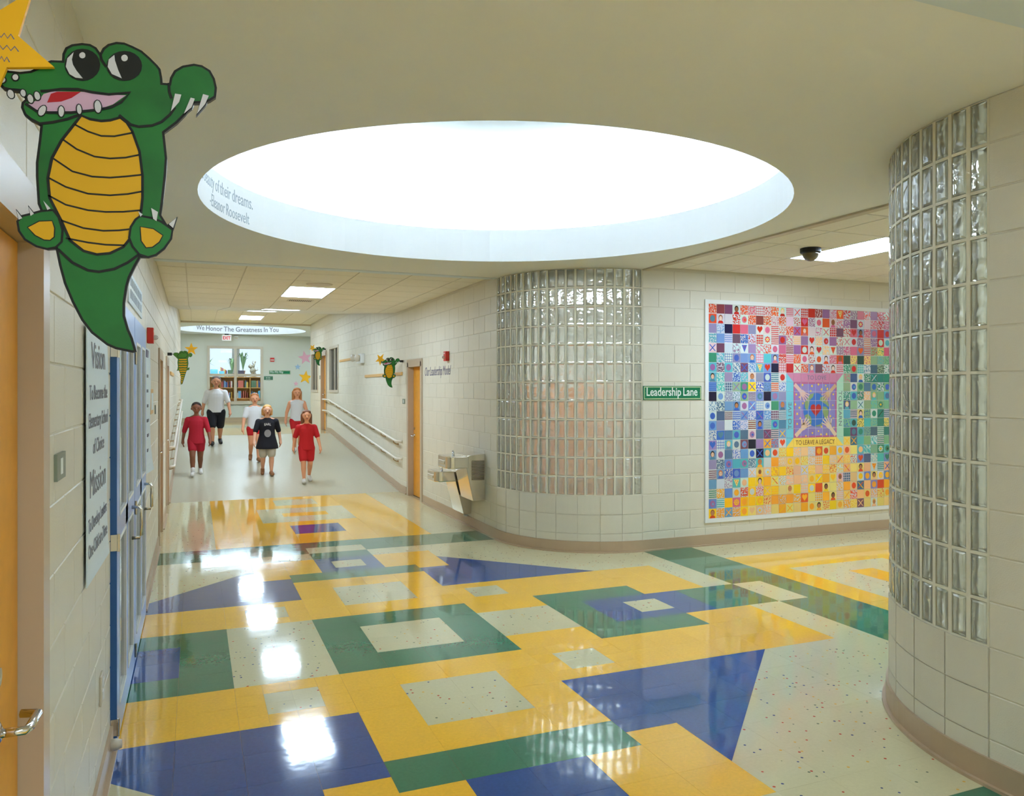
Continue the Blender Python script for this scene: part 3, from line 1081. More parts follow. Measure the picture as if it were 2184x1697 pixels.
room_shell('office', 9.4, 19, 5.4, 15, -0.02, 9.7, ('floor', 'ceiling', 'east', 'north'), 'ceiling_white')
room_shell('store', 9.4, 19, -21, -9.4, -0.02, 9.7, ('floor', 'ceiling', 'east', 'south'), 'block_paint')
troffer((12.2, 14.2, 8, 12), lambda y: 9.69, 'ceiling light in the room behind the far glass block corner')
troffer((10.6, 12.6, -15, -11), lambda y: 9.69, 'ceiling light in the room behind the near glass block corner')
GATOR = {
 'outline': [(-0.532, 0.598), (-0.523, 0.605), (-0.486, 0.602), (-0.44, 0.603), (-0.394, 0.616), (-0.347, 0.647), (-0.329, 0.669), (-0.3, 0.686), (-0.25, 0.692), (-0.248, 0.728), (-0.234, 0.763), (-0.205, 0.785), (-0.157, 0.8), (-0.118, 0.801), (-0.088, 0.787), (-0.071, 0.762), (-0.059, 0.789), (-0.034, 0.815), (0.006, 0.833), (0.046, 0.836), (0.086, 0.824), (0.132, 0.806), (0.173, 0.773), (0.209, 0.739), (0.225, 0.719), (0.233, 0.674), (0.235, 0.646), (0.267, 0.648), (0.272, 0.68), (0.293, 0.723), (0.335, 0.756), (0.394, 0.776), (0.437, 0.774), (0.48, 0.752), (0.504, 0.709), (0.515, 0.658), (0.51, 0.605), (0.48, 0.58), (0.447, 0.564), (0.394, 0.554), (0.351, 0.485), (0.309, 0.433), (0.246, 0.374), (0.244, 0.372), (0.258, 0.233), (0.252, 0.135), (0.237, -0.014), (0.228, -0.081), (0.256, -0.129), (0.288, -0.162), (0.28, -0.205), (0.246, -0.266), (0.202, -0.307), (0.163, -0.321), (0.125, -0.322), (0.101, -0.371), (0.073, -0.436), (0.061, -0.484), (0.049, -0.574), (0.049, -0.642), (0.068, -0.715), (0.087, -0.762), (0.106, -0.836), (0.087, -0.842), (0.002, -0.824), (-0.04, -0.804), (-0.114, -0.741), (-0.16, -0.675), (-0.205, -0.579), (-0.241, -0.483), (-0.263, -0.392), (-0.279, -0.304), (-0.317, -0.309), (-0.365, -0.297), (-0.418, -0.265), (-0.444, -0.222), (-0.452, -0.173), (-0.431, -0.141), (-0.4, -0.13), (-0.348, -0.108), (-0.361, -0.074), (-0.369, 0.071), (-0.369, 0.141), (-0.356, 0.258), (-0.349, 0.334), (-0.357, 0.343), (-0.394, 0.36), (-0.422, 0.383), (-0.436, 0.419), (-0.433, 0.446), (-0.417, 0.465), (-0.44, 0.502), (-0.486, 0.5), (-0.513, 0.504), (-0.532, 0.523)],
 'mouth': [(-0.333, 0.503), (-0.291, 0.523), (-0.142, 0.541), (-0.059, 0.539), (0.054, 0.551), (-0.009, 0.493), (-0.059, 0.467), (-0.132, 0.441), (-0.253, 0.419), (-0.324, 0.41), (-0.366, 0.415), (-0.406, 0.439), (-0.38, 0.454), (-0.347, 0.48)],
 'tongue': [(-0.3, 0.508), (-0.272, 0.523), (-0.161, 0.539), (-0.205, 0.5), (-0.253, 0.474), (-0.317, 0.46)],
 'eyes': [[(-0.07, 0.696), (-0.074, 0.668), (-0.086, 0.643), (-0.105, 0.621), (-0.128, 0.605), (-0.154, 0.597), (-0.18, 0.598), (-0.203, 0.606), (-0.221, 0.622), (-0.233, 0.644), (-0.237, 0.67), (-0.233, 0.697), (-0.221, 0.722), (-0.203, 0.744), (-0.18, 0.76), (-0.154, 0.768), (-0.128, 0.768), (-0.105, 0.76), (-0.086, 0.744), (-0.074, 0.722)],
  [(0.133, 0.722), (0.129, 0.696), (0.117, 0.671), (0.097, 0.65), (0.073, 0.635), (0.046, 0.627), (0.019, 0.627), (-0.005, 0.635), (-0.024, 0.65), (-0.036, 0.67), (-0.04, 0.695), (-0.036, 0.72), (-0.024, 0.745), (-0.005, 0.766), (0.019, 0.781), (0.046, 0.789), (0.073, 0.79), (0.097, 0.782), (0.117, 0.767), (0.129, 0.746)]],
 'crescents': [[(-0.195, 0.742), (-0.224, 0.705), (-0.231, 0.66), (-0.214, 0.624), (-0.186, 0.609), (-0.152, 0.61), (-0.181, 0.646), (-0.198, 0.676), (-0.203, 0.702)],
  [(-0.002, 0.759), (-0.029, 0.73), (-0.034, 0.69), (-0.014, 0.654), (0.034, 0.638), (0.016, 0.681), (0.001, 0.729)]],
 'glints': [[(-0.14, 0.734), (-0.141, 0.726), (-0.147, 0.719), (-0.154, 0.716), (-0.161, 0.717), (-0.167, 0.722), (-0.169, 0.73), (-0.167, 0.738), (-0.161, 0.745), (-0.154, 0.749), (-0.147, 0.748), (-0.141, 0.742)],
  [(0.063, 0.753), (0.061, 0.743), (0.055, 0.736), (0.047, 0.732), (0.039, 0.733), (0.033, 0.739), (0.031, 0.748), (0.033, 0.757), (0.039, 0.764), (0.047, 0.768), (0.055, 0.767), (0.061, 0.761)]],
 'nostrils': [[(-0.503, 0.55), (-0.505, 0.542), (-0.51, 0.536), (-0.516, 0.533), (-0.523, 0.534), (-0.527, 0.539), (-0.529, 0.546), (-0.527, 0.554), (-0.523, 0.56), (-0.516, 0.563), (-0.51, 0.562), (-0.505, 0.557)],
  [(-0.446, 0.572), (-0.448, 0.564), (-0.452, 0.558), (-0.459, 0.555), (-0.465, 0.556), (-0.47, 0.561), (-0.472, 0.568), (-0.47, 0.576), (-0.465, 0.582), (-0.459, 0.585), (-0.452, 0.584), (-0.448, 0.579)]],
 'teeth': [[(-0.467, 0.488), (-0.465, 0.477), (-0.466, 0.467), (-0.472, 0.46), (-0.479, 0.459), (-0.486, 0.463), (-0.492, 0.472), (-0.494, 0.483), (-0.492, 0.493), (-0.487, 0.5), (-0.479, 0.501), (-0.472, 0.497)],
  [(-0.414, 0.498), (-0.413, 0.489), (-0.415, 0.481), (-0.419, 0.476), (-0.425, 0.476), (-0.431, 0.48), (-0.435, 0.488), (-0.436, 0.497), (-0.433, 0.505), (-0.429, 0.51), (-0.423, 0.51), (-0.417, 0.506)],
  [(-0.38, 0.474), (-0.379, 0.463), (-0.381, 0.453), (-0.386, 0.447), (-0.392, 0.447), (-0.399, 0.453), (-0.403, 0.462), (-0.405, 0.474), (-0.402, 0.483), (-0.397, 0.489), (-0.391, 0.489), (-0.385, 0.484)],
  [(-0.35, 0.493), (-0.348, 0.482), (-0.351, 0.472), (-0.356, 0.467), (-0.362, 0.466), (-0.369, 0.472), (-0.373, 0.482), (-0.374, 0.493), (-0.372, 0.503), (-0.367, 0.508), (-0.361, 0.508), (-0.354, 0.503)],
  [(-0.326, 0.407), (-0.333, 0.394), (-0.342, 0.387), (-0.351, 0.387), (-0.356, 0.394), (-0.356, 0.406), (-0.352, 0.42), (-0.344, 0.432), (-0.335, 0.439), (-0.327, 0.44), (-0.322, 0.433), (-0.322, 0.421)],
  [(-0.239, 0.423), (-0.241, 0.408), (-0.246, 0.397), (-0.252, 0.393), (-0.258, 0.396), (-0.263, 0.405), (-0.264, 0.419), (-0.263, 0.434), (-0.258, 0.445), (-0.252, 0.449), (-0.246, 0.446), (-0.241, 0.437)],
  [(-0.158, 0.446), (-0.158, 0.433), (-0.161, 0.423), (-0.166, 0.418), (-0.172, 0.42), (-0.177, 0.428), (-0.179, 0.44), (-0.179, 0.453), (-0.176, 0.463), (-0.171, 0.468), (-0.165, 0.466), (-0.161, 0.458)],
  [(-0.065, 0.474), (-0.066, 0.457), (-0.07, 0.443), (-0.078, 0.437), (-0.086, 0.439), (-0.093, 0.45), (-0.096, 0.466), (-0.096, 0.483), (-0.091, 0.496), (-0.084, 0.502), (-0.076, 0.5), (-0.069, 0.489)]],
 'belly': [(-0.186, 0.372), (-0.16, 0.413), (-0.118, 0.399), (-0.065, 0.396), (-0.023, 0.405), (0.025, 0.426), (0.058, 0.403), (0.085, 0.359), (0.12, 0.254), (0.135, 0.123), (0.135, 0.002), (0.123, -0.12), (0.085, -0.208), (0.041, -0.271), (-0.023, -0.309), (-0.086, -0.32), (-0.149, -0.305), (-0.212, -0.253), (-0.253, -0.151), (-0.305, -0.039), (-0.314, 0.065), (-0.295, 0.172), (-0.251, 0.27)],
 'scutes': [[(-0.191, 0.362), (-0.128, 0.332), (-0.065, 0.316), (-0.002, 0.322), (0.087, 0.352)],
  [(-0.247, 0.277), (-0.181, 0.232), (-0.097, 0.202), (-0.023, 0.2), (0.052, 0.213), (0.12, 0.236)],
  [(-0.288, 0.17), (-0.201, 0.112), (-0.108, 0.094), (-0.023, 0.097), (0.052, 0.111), (0.134, 0.129)],
  [(-0.312, 0.068), (-0.232, 0.027), (-0.128, 0.001), (-0.023, 0.002), (0.063, 0.017), (0.134, 0.038)],
  [(-0.312, -0.025), (-0.232, -0.067), (-0.128, -0.087), (-0.044, -0.089), (0.041, -0.081), (0.128, -0.065)],
  [(-0.253, -0.151), (-0.149, -0.184), (-0.055, -0.191), (0.02, -0.183), (0.096, -0.168)],
  [(-0.232, -0.243), (-0.128, -0.259), (-0.044, -0.265), (0.047, -0.262)]],
 'lines': [[(-0.357, 0.343), (-0.291, 0.36), (-0.224, 0.385), (-0.186, 0.406), (-0.157, 0.418)],
  [(0.021, 0.439), (0.076, 0.395), (0.117, 0.388), (0.184, 0.403), (0.23, 0.429), (0.272, 0.474), (0.298, 0.518)],
  [(0.267, 0.648), (0.269, 0.6), (0.281, 0.564)],
  [(-0.268, -0.304), (-0.201, -0.37), (-0.128, -0.407), (-0.076, -0.412), (-0.002, -0.393), (0.063, -0.354), (0.123, -0.302)],
  [(-0.071, 0.762), (-0.064, 0.724), (-0.041, 0.689)],
  [(-0.347, 0.515), (-0.314, 0.521), (-0.253, 0.539), (-0.176, 0.55), (-0.108, 0.543), (-0.029, 0.543), (0.076, 0.568), (0.031, 0.51), (-0.019, 0.475), (-0.083, 0.453), (-0.205, 0.422), (-0.31, 0.408), (-0.366, 0.409), (-0.415, 0.441)]],
 'feet': [[(-0.45, -0.173), (-0.443, -0.222), (-0.417, -0.264), (-0.365, -0.296), (-0.317, -0.307), (-0.277, -0.295), (-0.25, -0.264), (-0.246, -0.202), (-0.263, -0.137), (-0.29, -0.101), (-0.343, -0.11), (-0.4, -0.133), (-0.428, -0.143)],
  [(0.125, -0.097), (0.178, -0.103), (0.226, -0.118), (0.285, -0.161), (0.278, -0.211), (0.244, -0.265), (0.202, -0.304), (0.163, -0.319), (0.12, -0.307), (0.087, -0.266), (0.07, -0.22), (0.077, -0.162), (0.101, -0.118)]],
 'pads': [[(-0.402, -0.201), (-0.352, -0.167), (-0.295, -0.16), (-0.285, -0.195), (-0.287, -0.241), (-0.304, -0.258), (-0.33, -0.258), (-0.37, -0.237)],
  [(0.126, -0.158), (0.188, -0.165), (0.234, -0.196), (0.217, -0.231), (0.183, -0.261), (0.154, -0.266), (0.131, -0.232)]],
 'claws': [[(-0.454, -0.117), (-0.428, -0.155), (-0.444, -0.164)],
  [(-0.4, -0.093), (-0.376, -0.128), (-0.391, -0.14)],
  [(-0.334, -0.056), (-0.301, -0.094), (-0.315, -0.103)],
  [(0.115, -0.074), (0.136, -0.088), (0.125, -0.102)],
  [(0.178, -0.05), (0.212, -0.069), (0.205, -0.12), (0.188, -0.108)],
  [(0.305, -0.093), (0.288, -0.151), (0.266, -0.131)],
  [(0.298, 0.592), (0.33, 0.591), (0.319, 0.549), (0.277, 0.492)],
  [(0.378, 0.581), (0.399, 0.578), (0.383, 0.529), (0.343, 0.487)],
  [(0.442, 0.61), (0.472, 0.605), (0.453, 0.556), (0.41, 0.495)]],
 'star': [(-0.28, 0.638), (-0.491, 0.603), (-0.571, 0.369), (-0.636, 0.587), (-0.833, 0.576), (-0.675, 0.743), (-0.721, 0.966), (-0.556, 0.858), (-0.378, 1.017), (-0.441, 0.772)],
}
# ================================================================ DOORS AND WINDOWS
def lever_handle(parent, x, y, z, sx, sy):
    """sx: direction out of the leaf, sy: direction the lever points along the wall"""
    mb_ = MB()
    mb_.lathe((x, y, z), [(0.09, 0), (0.09, 0.03), (0.05, 0.05)], 14, (sx, 0, 0))
    mb_.tube([(x + sx * 0.02, y, z), (x + sx * 0.2, y, z), (x + sx * 0.22, y + sy * 0.06, z), (x + sx * 0.22, y + sy * 0.38, z - 0.02), (x + sx * 0.1, y + sy * 0.42, z - 0.02)], 0.035, 8)
    return mb_.build('lever_handle', 'chrome', parent, smooth=True)


def door_in_wall(name, label, const, sgn, y0, y1, top, z0=0.0, leaf_mat='wood_gold', frame_mat='frame_taupe', rec=0.25, handle_far=True, fw=0.17, swing=1):
    """hollow metal frame with a wooden leaf, in a wall plane x=const facing sgn"""
    d = struct(thing(name, label, 'door', (const, (y0 + y1) / 2, z0)))
    fr = MB()
    out = const + sgn * 0.06
    back = const - sgn * 0.5
    fr.box(back, out, y0 - 0.02, y0 + fw, z0, top)
    fr.box(back, out, y1 - fw, y1 + 0.02, z0, top)
    fr.box(back, out, y0 - 0.02, y1 + 0.02, top - fw * 1.4, top)
    # face flanges lapping onto the wall
    fr.box(const + sgn * 0.0, out, y0 - 0.14, y0 - 0.02, z0, top + 0.16)
    fr.box(const + sgn * 0.0, out, y1 + 0.02, y1 + 0.14, z0, top + 0.16)
    fr.box(const + sgn * 0.0, out, y0 - 0.02, y1 + 0.02, top, top + 0.16)
    fr.build('door_frame', frame_mat, d)
    lx = const - sgn * rec
    leaf = box('door_leaf', leaf_mat, d, lx, lx - sgn * 0.15, y0 + fw + 0.01, y1 - fw - 0.01, z0 + 0.03, top - fw * 1.4 - 0.01)
    box('threshold', 'dark_slot', d, lx + sgn * 0.01, lx - sgn * 0.16, y0 + fw, y1 - fw, z0 - 0.005, z0 + 0.022)
    hy = (y1 - fw - 0.25) if handle_far else y1 - 1.0
    lever_handle(leaf, lx, hy, z0 + 3.25 if handle_far else 3.2, sgn, -1 if handle_far else 1)
    mb_ = MB()
    mb_.lathe((lx, hy, z0 + 3.62), [(0.07, 0), (0.07, 0.04)], 12, (sgn, 0, 0))
    mb_.build('deadbolt', 'chrome', leaf)
    return d


door_in_wall('door_1', 'golden wooden door beside the water coolers', XR, -1, 18.62, 21.38, 7.15)
door_in_wall('door_2', 'far golden wooden door at the top of the ramp, right wall', XR, -1, 49.75, 52.85, 8.95, z0=2.0)
door_in_wall('door_3', 'golden wooden door in the foreground at the left edge', XL, 1, -15.35, -12.12, 7.22, rec=0.13, handle_far=False, fw=0.16)
door_in_wall('door_4', 'wooden door on the left wall past the blue glass doors', XL, 1, 11.6, 14.6, 7.1, rec=0.2)
door_in_wall('door_5', 'wooden door on the left wall just before the ramp', XL, 1, 19.5, 22.5, 7.1, rec=0.2)


def blind_window(name, label, y0, y1, z0, z1):
    w = struct(thing(name, label, 'window', (XR, (y0 + y1) / 2, z0)))
    fr = MB()
    x0, x1 = XR - 0.06, XR + 0.4
    fr.box(x0, x1, y0 - .02, y0 + .2, z0, z1)
    fr.box(x0, x1, y1 - .2, y1 + .02, z0, z1)
    fr.box(x0, x1, y0 + .2, y1 - .2, z0 - .02, z0 + .2)
    fr.box(x0, x1, y0 + .2, y1 - .2, z1 - .2, z1 + .02)
    fr.box(x0 + .1, x1, (y0 + y1) / 2 - .1, (y0 + y1) / 2 + .1, z0 + .2, z1 - .2)
    fr.build('window_frame', 'frame_light', w)
    m_ = (y0 + y1) / 2
    for (a, b) in ((y0 + .2, m_ - .1), (m_ + .1, y1 - .2)):
        box('pane', 'window_glass', w, XR + 0.14, XR + 0.16, a, b, z0 + .2, z1 - .2)
        n = 5
        for k in range(n):
            p, q = a + (b - a) * k / n, a + (b - a) * (k + 1) / n
            mb_ = MB()
            mb_.prism([(XR + .22, p + .03, z0 + .2), (XR + .28, q - .03, z0 + .2), (XR + .30, q - .03, z0 + .2), (XR + .24, p + .03, z0 + .2)], (0, 0, z1 - z0 - .4))
            mb_.build('blind_slat', 'blind', w)
    box('backing', 'dark_gap', w, XR + .36, XR + .39, y0 + .2, y1 - .2, z0 + .2, z1 - .2)
    return w


blind_window('window_1', 'tall narrow window with tan blinds beside the emergency light', 43.55, 48.05, 5.45, 9.3)
blind_window('window_2', 'farthest window with tan blinds on the right corridor wall', 54.75, 59.2, 5.45, 9.3)

# library window in the far wall
w = struct(thing('window_3', 'four-pane library window in the far wall', 'window', (1.65, FARY, 4.1)))
fr = MB()
yy0, yy1 = FARY - 0.12, FARY + 0.35
for (a, b, p, q) in ((-1.42, -1.12, 4.05, 10.68), (4.42, 4.72, 4.05, 10.68), (1.50, 1.80, 4.3, 10.4), (-1.12, 4.42, 4.05, 4.32), (-1.12, 4.42, 10.38, 10.68)):
    fr.box(a, b, yy0, yy1, p, q)
for (a, b) in ((-1.12, 1.50), (1.80, 4.42)):
    fr.box(a, b, yy0 + .03, yy1, 7.18, 7.48)
fr.build('window_frame', 'frame_light', w)
box('window_sill', 'frame_light', w, -1.5, 4.8, FARY - .2, FARY, 3.95, 4.06)
for (a, b) in ((-1.12, 1.50), (1.80, 4.42)):
    for (p, q) in ((4.32, 7.18), (7.48, 10.38)):
        box('pane', 'window_glass', w, a, b, FARY + .1, FARY + .12, p, q)

# glazed end of the side corridor
w = struct(thing('window_4', 'glazed end wall of the side corridor', 'window', (44, -2, 0.3)))
fr = MB()
for (p, q, a, b) in ((-6.5, -6.3, .3, 8.5), (2.3, 2.5, .3, 8.5), (-3.4, -3.2, .3, 8.5), (-.8, -.6, .3, 8.5), (-6.5, 2.5, 8.3, 8.5), (-6.5, 2.5, .3, .5), (-6.5, 2.5, 6.9, 7.1)):
    fr.box(43.9, 44.3, p, q, a, b)
fr.build('window_frame', 'frame_taupe', w)


# ---------------------------------------------------------------- pair of blue glazed doors in the left wall
def blue_leaf(y0, y1, n, label):
    t = struct(thing('door_%d' % n, label, 'door', (XL, (y0 + y1) / 2, 0)))
    xf, xb = -3.855, -3.94
    top, bot = 7.25, 0.06
    st, mu = 0.42, 0.5
    ym = (y0 + y1) / 2
    fr = MB()
    fr.box(xb, xf, y0, y0 + st, bot, top)
    fr.box(xb, xf, y1 - st, y1, bot, top)
    fr.box(xb, xf, ym - mu / 2, ym + mu / 2, bot + .5, 6.75)
    fr.box(xb, xf, y0 + st, y1 - st, 6.75, top)
    for (a, b) in ((bot, .56), (3.32, 3.66)):
        fr.box(xb, xf, y0 + st, y1 - st, a, b)
    fr.build('door_frame', 'door_blue', t)
    box('door_edge', 'door_blue_edge', t, xb - .02, xf - .004, y0 - .02, y0 - .001, bot, top)
    bead = MB()
    for (a, b) in ((y0 + st, ym - mu / 2), (ym + mu / 2, y1 - st)):
        for (p, q) in ((.56, 3.32), (3.66, 6.75)):
            g = .06
            for (c_, d, e, f) in ((a, a + g, p, q), (b - g, b, p, q), (a + g, b - g, p, p + g), (a + g, b - g, q - g, q)):
                bead.box(xf + .012, xf - .03, c_, d, e, f)
            box('pane', 'door_glass', t, -3.90, -3.885, a + .02, b - .02, p + .02, q - .02)
    bead.build('glazing_bead', 'white_paint', t)
    for z in (.35, 3.3, 6.4):
        hb = MB()
        hb.box(xf - .09, xf + .012, y0 - .045, y0 - .02, z - .13, z + .13)
        hb.tube([(xf + .02, y0 - .03, z - .14), (xf + .02, y0 - .03, z + .14)], .025, 8)
        hb.build('hinge', 'steel', t)
    hd = MB()
    hy = y1 - .75
    hd.tube([(xf, hy, 3.42), (xf + .14, hy, 3.42), (xf + .17, hy, 3.37), (xf + .17, hy, 2.86), (xf + .14, hy, 2.81), (xf, hy, 2.81)], .032, 8)
    hd.build('pull_handle', 'steel', t, smooth=True)
    return t


blue_leaf(-5.95, -2.05, 6, 'near blue glazed door leaf with steel pull handle')
blue_leaf(-1.98, 2.0, 7, 'far blue glazed door leaf next to the hanging banner')
mb = MB()
mb.box(-4.45, -3.97, 2.0, 2.12, 0, 7.3)
mb.box(-4.45, -3.97, -2.05, -1.98, 0, 7.15)
mb.box(-4.45, -3.97, -6.02, -5.9, 0, 7.15)
mb.box(-4.45, -3.97, -6.0, 2.1, 7.02, 7.15)
struct(mb.build('trim_5', 'door_blue_edge', origin=(0, 0, 0)))
room_shell('foyer', -9, -4.5, -8, 6, 0, 8.8, ('floor', 'ceiling', 'west', 'south', 'north'), 'drywall')


# ================================================================ THINGS ON THE WALLS
def alarm(x, y, z, sgn, label):
    t = thing('fire_alarm', label, 'fire alarm', (x, y, z - .2), 'red fire alarm strobes')
    box('housing', 'red_alarm', t, x, x + sgn * .17, y - .18, y + .18, z - .22, z + .22, bevel=.015)
    mb_ = MB()
    mb_.ball((x + sgn * .2, y, z - .05), (.09, .1, .07), 12, 8)
    mb_.build('strobe_lens', 'clear_lens', t, smooth=True)
    text_part('lettering', 'FIRE', .09, 'sign_white', (x + sgn * .171, y + sgn * -.12, z + .1), (0, sgn, 0), (0, 0, 1), t, depth=.004)


alarm(XL, 4.4, 7.26, 1, 'red fire alarm strobe on the left wall above the second banner')
alarm(XR, 14.2, 7.24, -1, 'red fire alarm strobe on the right wall above the lettering')
t = thing('fire_pull_station', 'small red and white fire alarm pull on the far wall', 'fire alarm', (5.73, FARY, 8.9))
box('housing', 'red_alarm', t, 5.5, 5.97, FARY - .14, FARY, 8.94, 9.4, bevel=.02)
box('pull_bar', 'sign_white', t, 5.52, 5.95, FARY - .17, FARY - .14, 9.08, 9.18)


def plaque(x, y, z, sgn, label, w=.5, h=.2, m='grey_plaque', mark=True):
    t = thing('room_plaque', label, 'sign', (x, y, z - h / 2), 'room plaques')
    box('plate', m, t, x, x + sgn * .03, y - w / 2, y + w / 2, z - h / 2, z + h / 2)
    if mark:
        box('number_panel', 'sign_white', t, x + sgn * .03, x + sgn * .036, y - w * .1, y + w * .1, z - h * .3, z + h * .3)


plaque(XL, -11.1, 5.0, 1, 'small grey room plaque beside the foreground door frame', .52, .26)
plaque(XR, 22.3, 5.06, -1, 'small grey room plaque by the golden door on the right wall', .5, .28)
plaque(XL, 8.9, 5.06, 1, 'dark small plaque before the second wooden door on the left wall', .3, .3, 'grey_plaque', False)
plaque(XL, 15.6, 5.0, 1, 'tall olive plaque between the two wooden doors on the left wall', .4, .5)
plaque(XR, 53.6, 6.8, -1, 'tiny grey plaque beside the far right door', .35, .35, 'grey_plaque', False)


def street_sign(x0, x1, z0, z1, y, text, label, tx, size, width, group):
    t = thing('street_sign', label, 'sign', ((x0 + x1) / 2, y, z0), group)
    box('plate', 'sign_green', t, x0, x1, y - .03, y, z0, z1, bevel=.008)
    mb_ = MB()
    g, e = .03, .022
    yy = y - .034
    for (a, b, p, q) in ((x0 + g, x1 - g, z0 + g, z0 + g + e), (x0 + g, x1 - g, z1 - g - e, z1 - g), (x0 + g, x0 + g + e, z0 + g + e, z1 - g - e), (x1 - g - e, x1 - g, z0 + g + e, z1 - g - e)):
        mb_.box(a, b, yy, y - .029, p, q)
    mb_.build('border', 'sign_cream', t)
    text_part('lettering', text, size, 'sign_white', (tx, y - .031, z0 + (z1 - z0) * .3), (1, 0, 0), (0, 0, 1), t, depth=.005, width=width, bold=.012)
    for px in (x0 + .08, x1 - .08):
        m2 = MB()
        m2.lathe((px, y - .03, (z0 + z1) / 2), [(.014, 0), (.01, .01)], 8, (0, -1, 0))
        m2.build('screw', 'steel', t)


street_sign(12.02, 14.48, 5.36, 5.86, YN, 'Leadership Lane', 'green street sign reading Leadership Lane beside the mural', 12.13, .42, .80, 'green street signs')
street_sign(5.39, 7.79, 7.47, 7.90, FARY, 'Win-Win Way', 'small green street sign reading Win-Win Way on the far wall', 5.46, .40, .64, 'green street signs')
t = thing('direction_sign', 'small dull green sign below the Win-Win Way sign', 'sign', (5.3, FARY, 6.79))
box('plate', 'grey_plaque', t, 4.81, 5.81, FARY - .03, FARY, 6.79, 7.22)
MATS['grey_green'] = mat('grey_green', (78, 128, 100), .5)
t.children[0].data.materials[0] = MATS['grey_green']
for (a, b, z) in ((5.02, 5.2, 7.08), (5.27, 5.5, 7.08), (5.02, 5.2, 6.9), (5.27, 5.5, 6.9)):
    box('mark', 'sign_white', t, a, b, FARY - .036, FARY - .03, z - .025, z + .025)

# exit sign hanging under the far ceiling
t = thing('exit_sign', 'white box sign with red letters EXIT below the far ceiling well', 'sign', (.65, 74.6, 11.2))
box('housing', 'exit_white', t, .14, 1.14, 74.5, 74.72, 11.22, 11.86, bevel=.02)
box('ceiling_mount', 'black', t, .42, .86, 74.52, 74.7, 11.86, 12.0)
text_part('lettering', 'EXIT', .52, 'exit_red', (.22, 74.499, 11.35), (1, 0, 0), (0, 0, 1), t, depth=.01, width=.78, bold=.03)
t = thing('emergency_light', 'small pale wall box to the right of the exit sign', 'light', (1.72, FARY, 11.4))
box('housing', 'white_paint', t, 1.5, 1.95, FARY - .2, FARY, 11.45, 11.9, bevel=.03)
box('cover', 'frame_light', t, 1.55, 1.9, FARY - .22, FARY - .2, 11.5, 11.7)

# emergency light pack on the right corridor wall
t = thing('emergency_light', 'white emergency light box with round lamp head on the right wall', 'light', (XR, 34, 7.55))
box('housing', 'white_paint', t, XR - .28, XR, 33.1, 34.5, 7.5, 8.15, bevel=.03)
for k, (yy, zz) in enumerate(((33.5, 7.85), (35.0, 7.9))):
    mb = MB()
    mb.lathe((XR - .25, yy, zz), [(.1, 0), (.22, .1), (.26, .26), (.24, .3)], 16, (-1, -.5, 0))
    mb.build('lamp_head', 'frame_light', t, smooth=True)


def tack_rail(const, sgn, y0, y1, z, label):
    t_ = thing('tack_rail', label, 'tack rail', (const, (y0 + y1) / 2, z - .09), 'wooden tack rails')
    box('rail', 'wood_trim', t_, const, const + sgn * .07, y0, y1, z - .09, z + .09, bevel=.012)
    box('cork_strip', 'wood_trim', t_, const + sgn * .07, const + sgn * .078, y0 + .05, y1 - .05, z - .05, z + .05)


tack_rail(XR, -1, 22.6, 32.8, 6.6, 'long tan tack rail behind the alligator cutout by the golden door')
tack_rail(XR, -1, 36.2, 42.8, 7.95, 'short tan tack rail left of the emergency light on the right wall')
tack_rail(XL, 1, 26.0, 32.0, 6.6, 'tan tack rail on the left wall under the alligator cutout')


def handrail(const, sgn, z_off, label):
    """sloping tube rail with brackets along the ramp"""
    t_ = thing('handrail', label, 'handrail', (const, 35, rz(35) + z_off), 'ramp handrails')
    x = const + sgn * .28
    y0, y1 = 22.7, 50.4
    zz = lambda y: z_off + rz(y)
    path = [(const + sgn * .02, y0 - .02, zz(23) - .02), (x - sgn * .1, y0, zz(23)), (x, y0 + .2, zz(23)), (x, 23.3, zz(23.3))]
    path += [(x, y, zz(y)) for y in (29, 35, 41, 47)] + [(x, y1 - .2, zz(y1)), (x - sgn * .1, y1, zz(y1)), (const + sgn * .02, y1, zz(y1))]
    mb_ = MB()
    mb_.tube(path, .065, 10)
    mb_.build('rail', 'rail_white', t_, smooth=True)
    for y in (23.6, 26.8, 30.0, 33.2, 36.4, 39.6, 42.8, 46.0, 49.4):
        b = MB()
        b.tube([(const, y, zz(y) - .26), (const + sgn * .14, y, zz(y) - .25), (x, y, zz(y) - .16), (x, y, zz(y) - .05)], .028, 6)
        b.lathe((const, y, zz(y) - .26), [(.075, 0), (.06, .03)], 10, (sgn, 0, 0))
        b.build('bracket', 'rail_bracket', t_)


handrail(XR, -1, 2.83, 'upper white handrail along the ramp on the right wall')
handrail(XR, -1, 1.86, 'lower white handrail along the ramp on the right wall')
handrail(XL, 1, 2.83, 'upper white handrail along the ramp on the left wall')
handrail(XL, 1, 1.86, 'lower white handrail along the ramp on the left wall')

# wall lettering
t = thing('wall_lettering', 'violet script lettering Our Leadership Model on the right wall', 'lettering', (XR, 15.9, 6.2))
text_part('lettering', 'Our Leadership Model', .62, 'ink_violet', (XR - .001, 18.1, 6.4), (0, -1, 0), (0, 0, 1), t, depth=.006, shear=.25, width=.76)

# ceiling well lettering
def bend_on(c, r, z, t_end):
    """maps line coordinates measured back from the end of the text to the inside of a cylinder"""
    def f(u, v, d):
        a = t_end - u / r
        return (c[0] + (r - .003 - d) * math.cos(a), c[1] + (r - .003 - d) * math.sin(a), z + v)
    return f


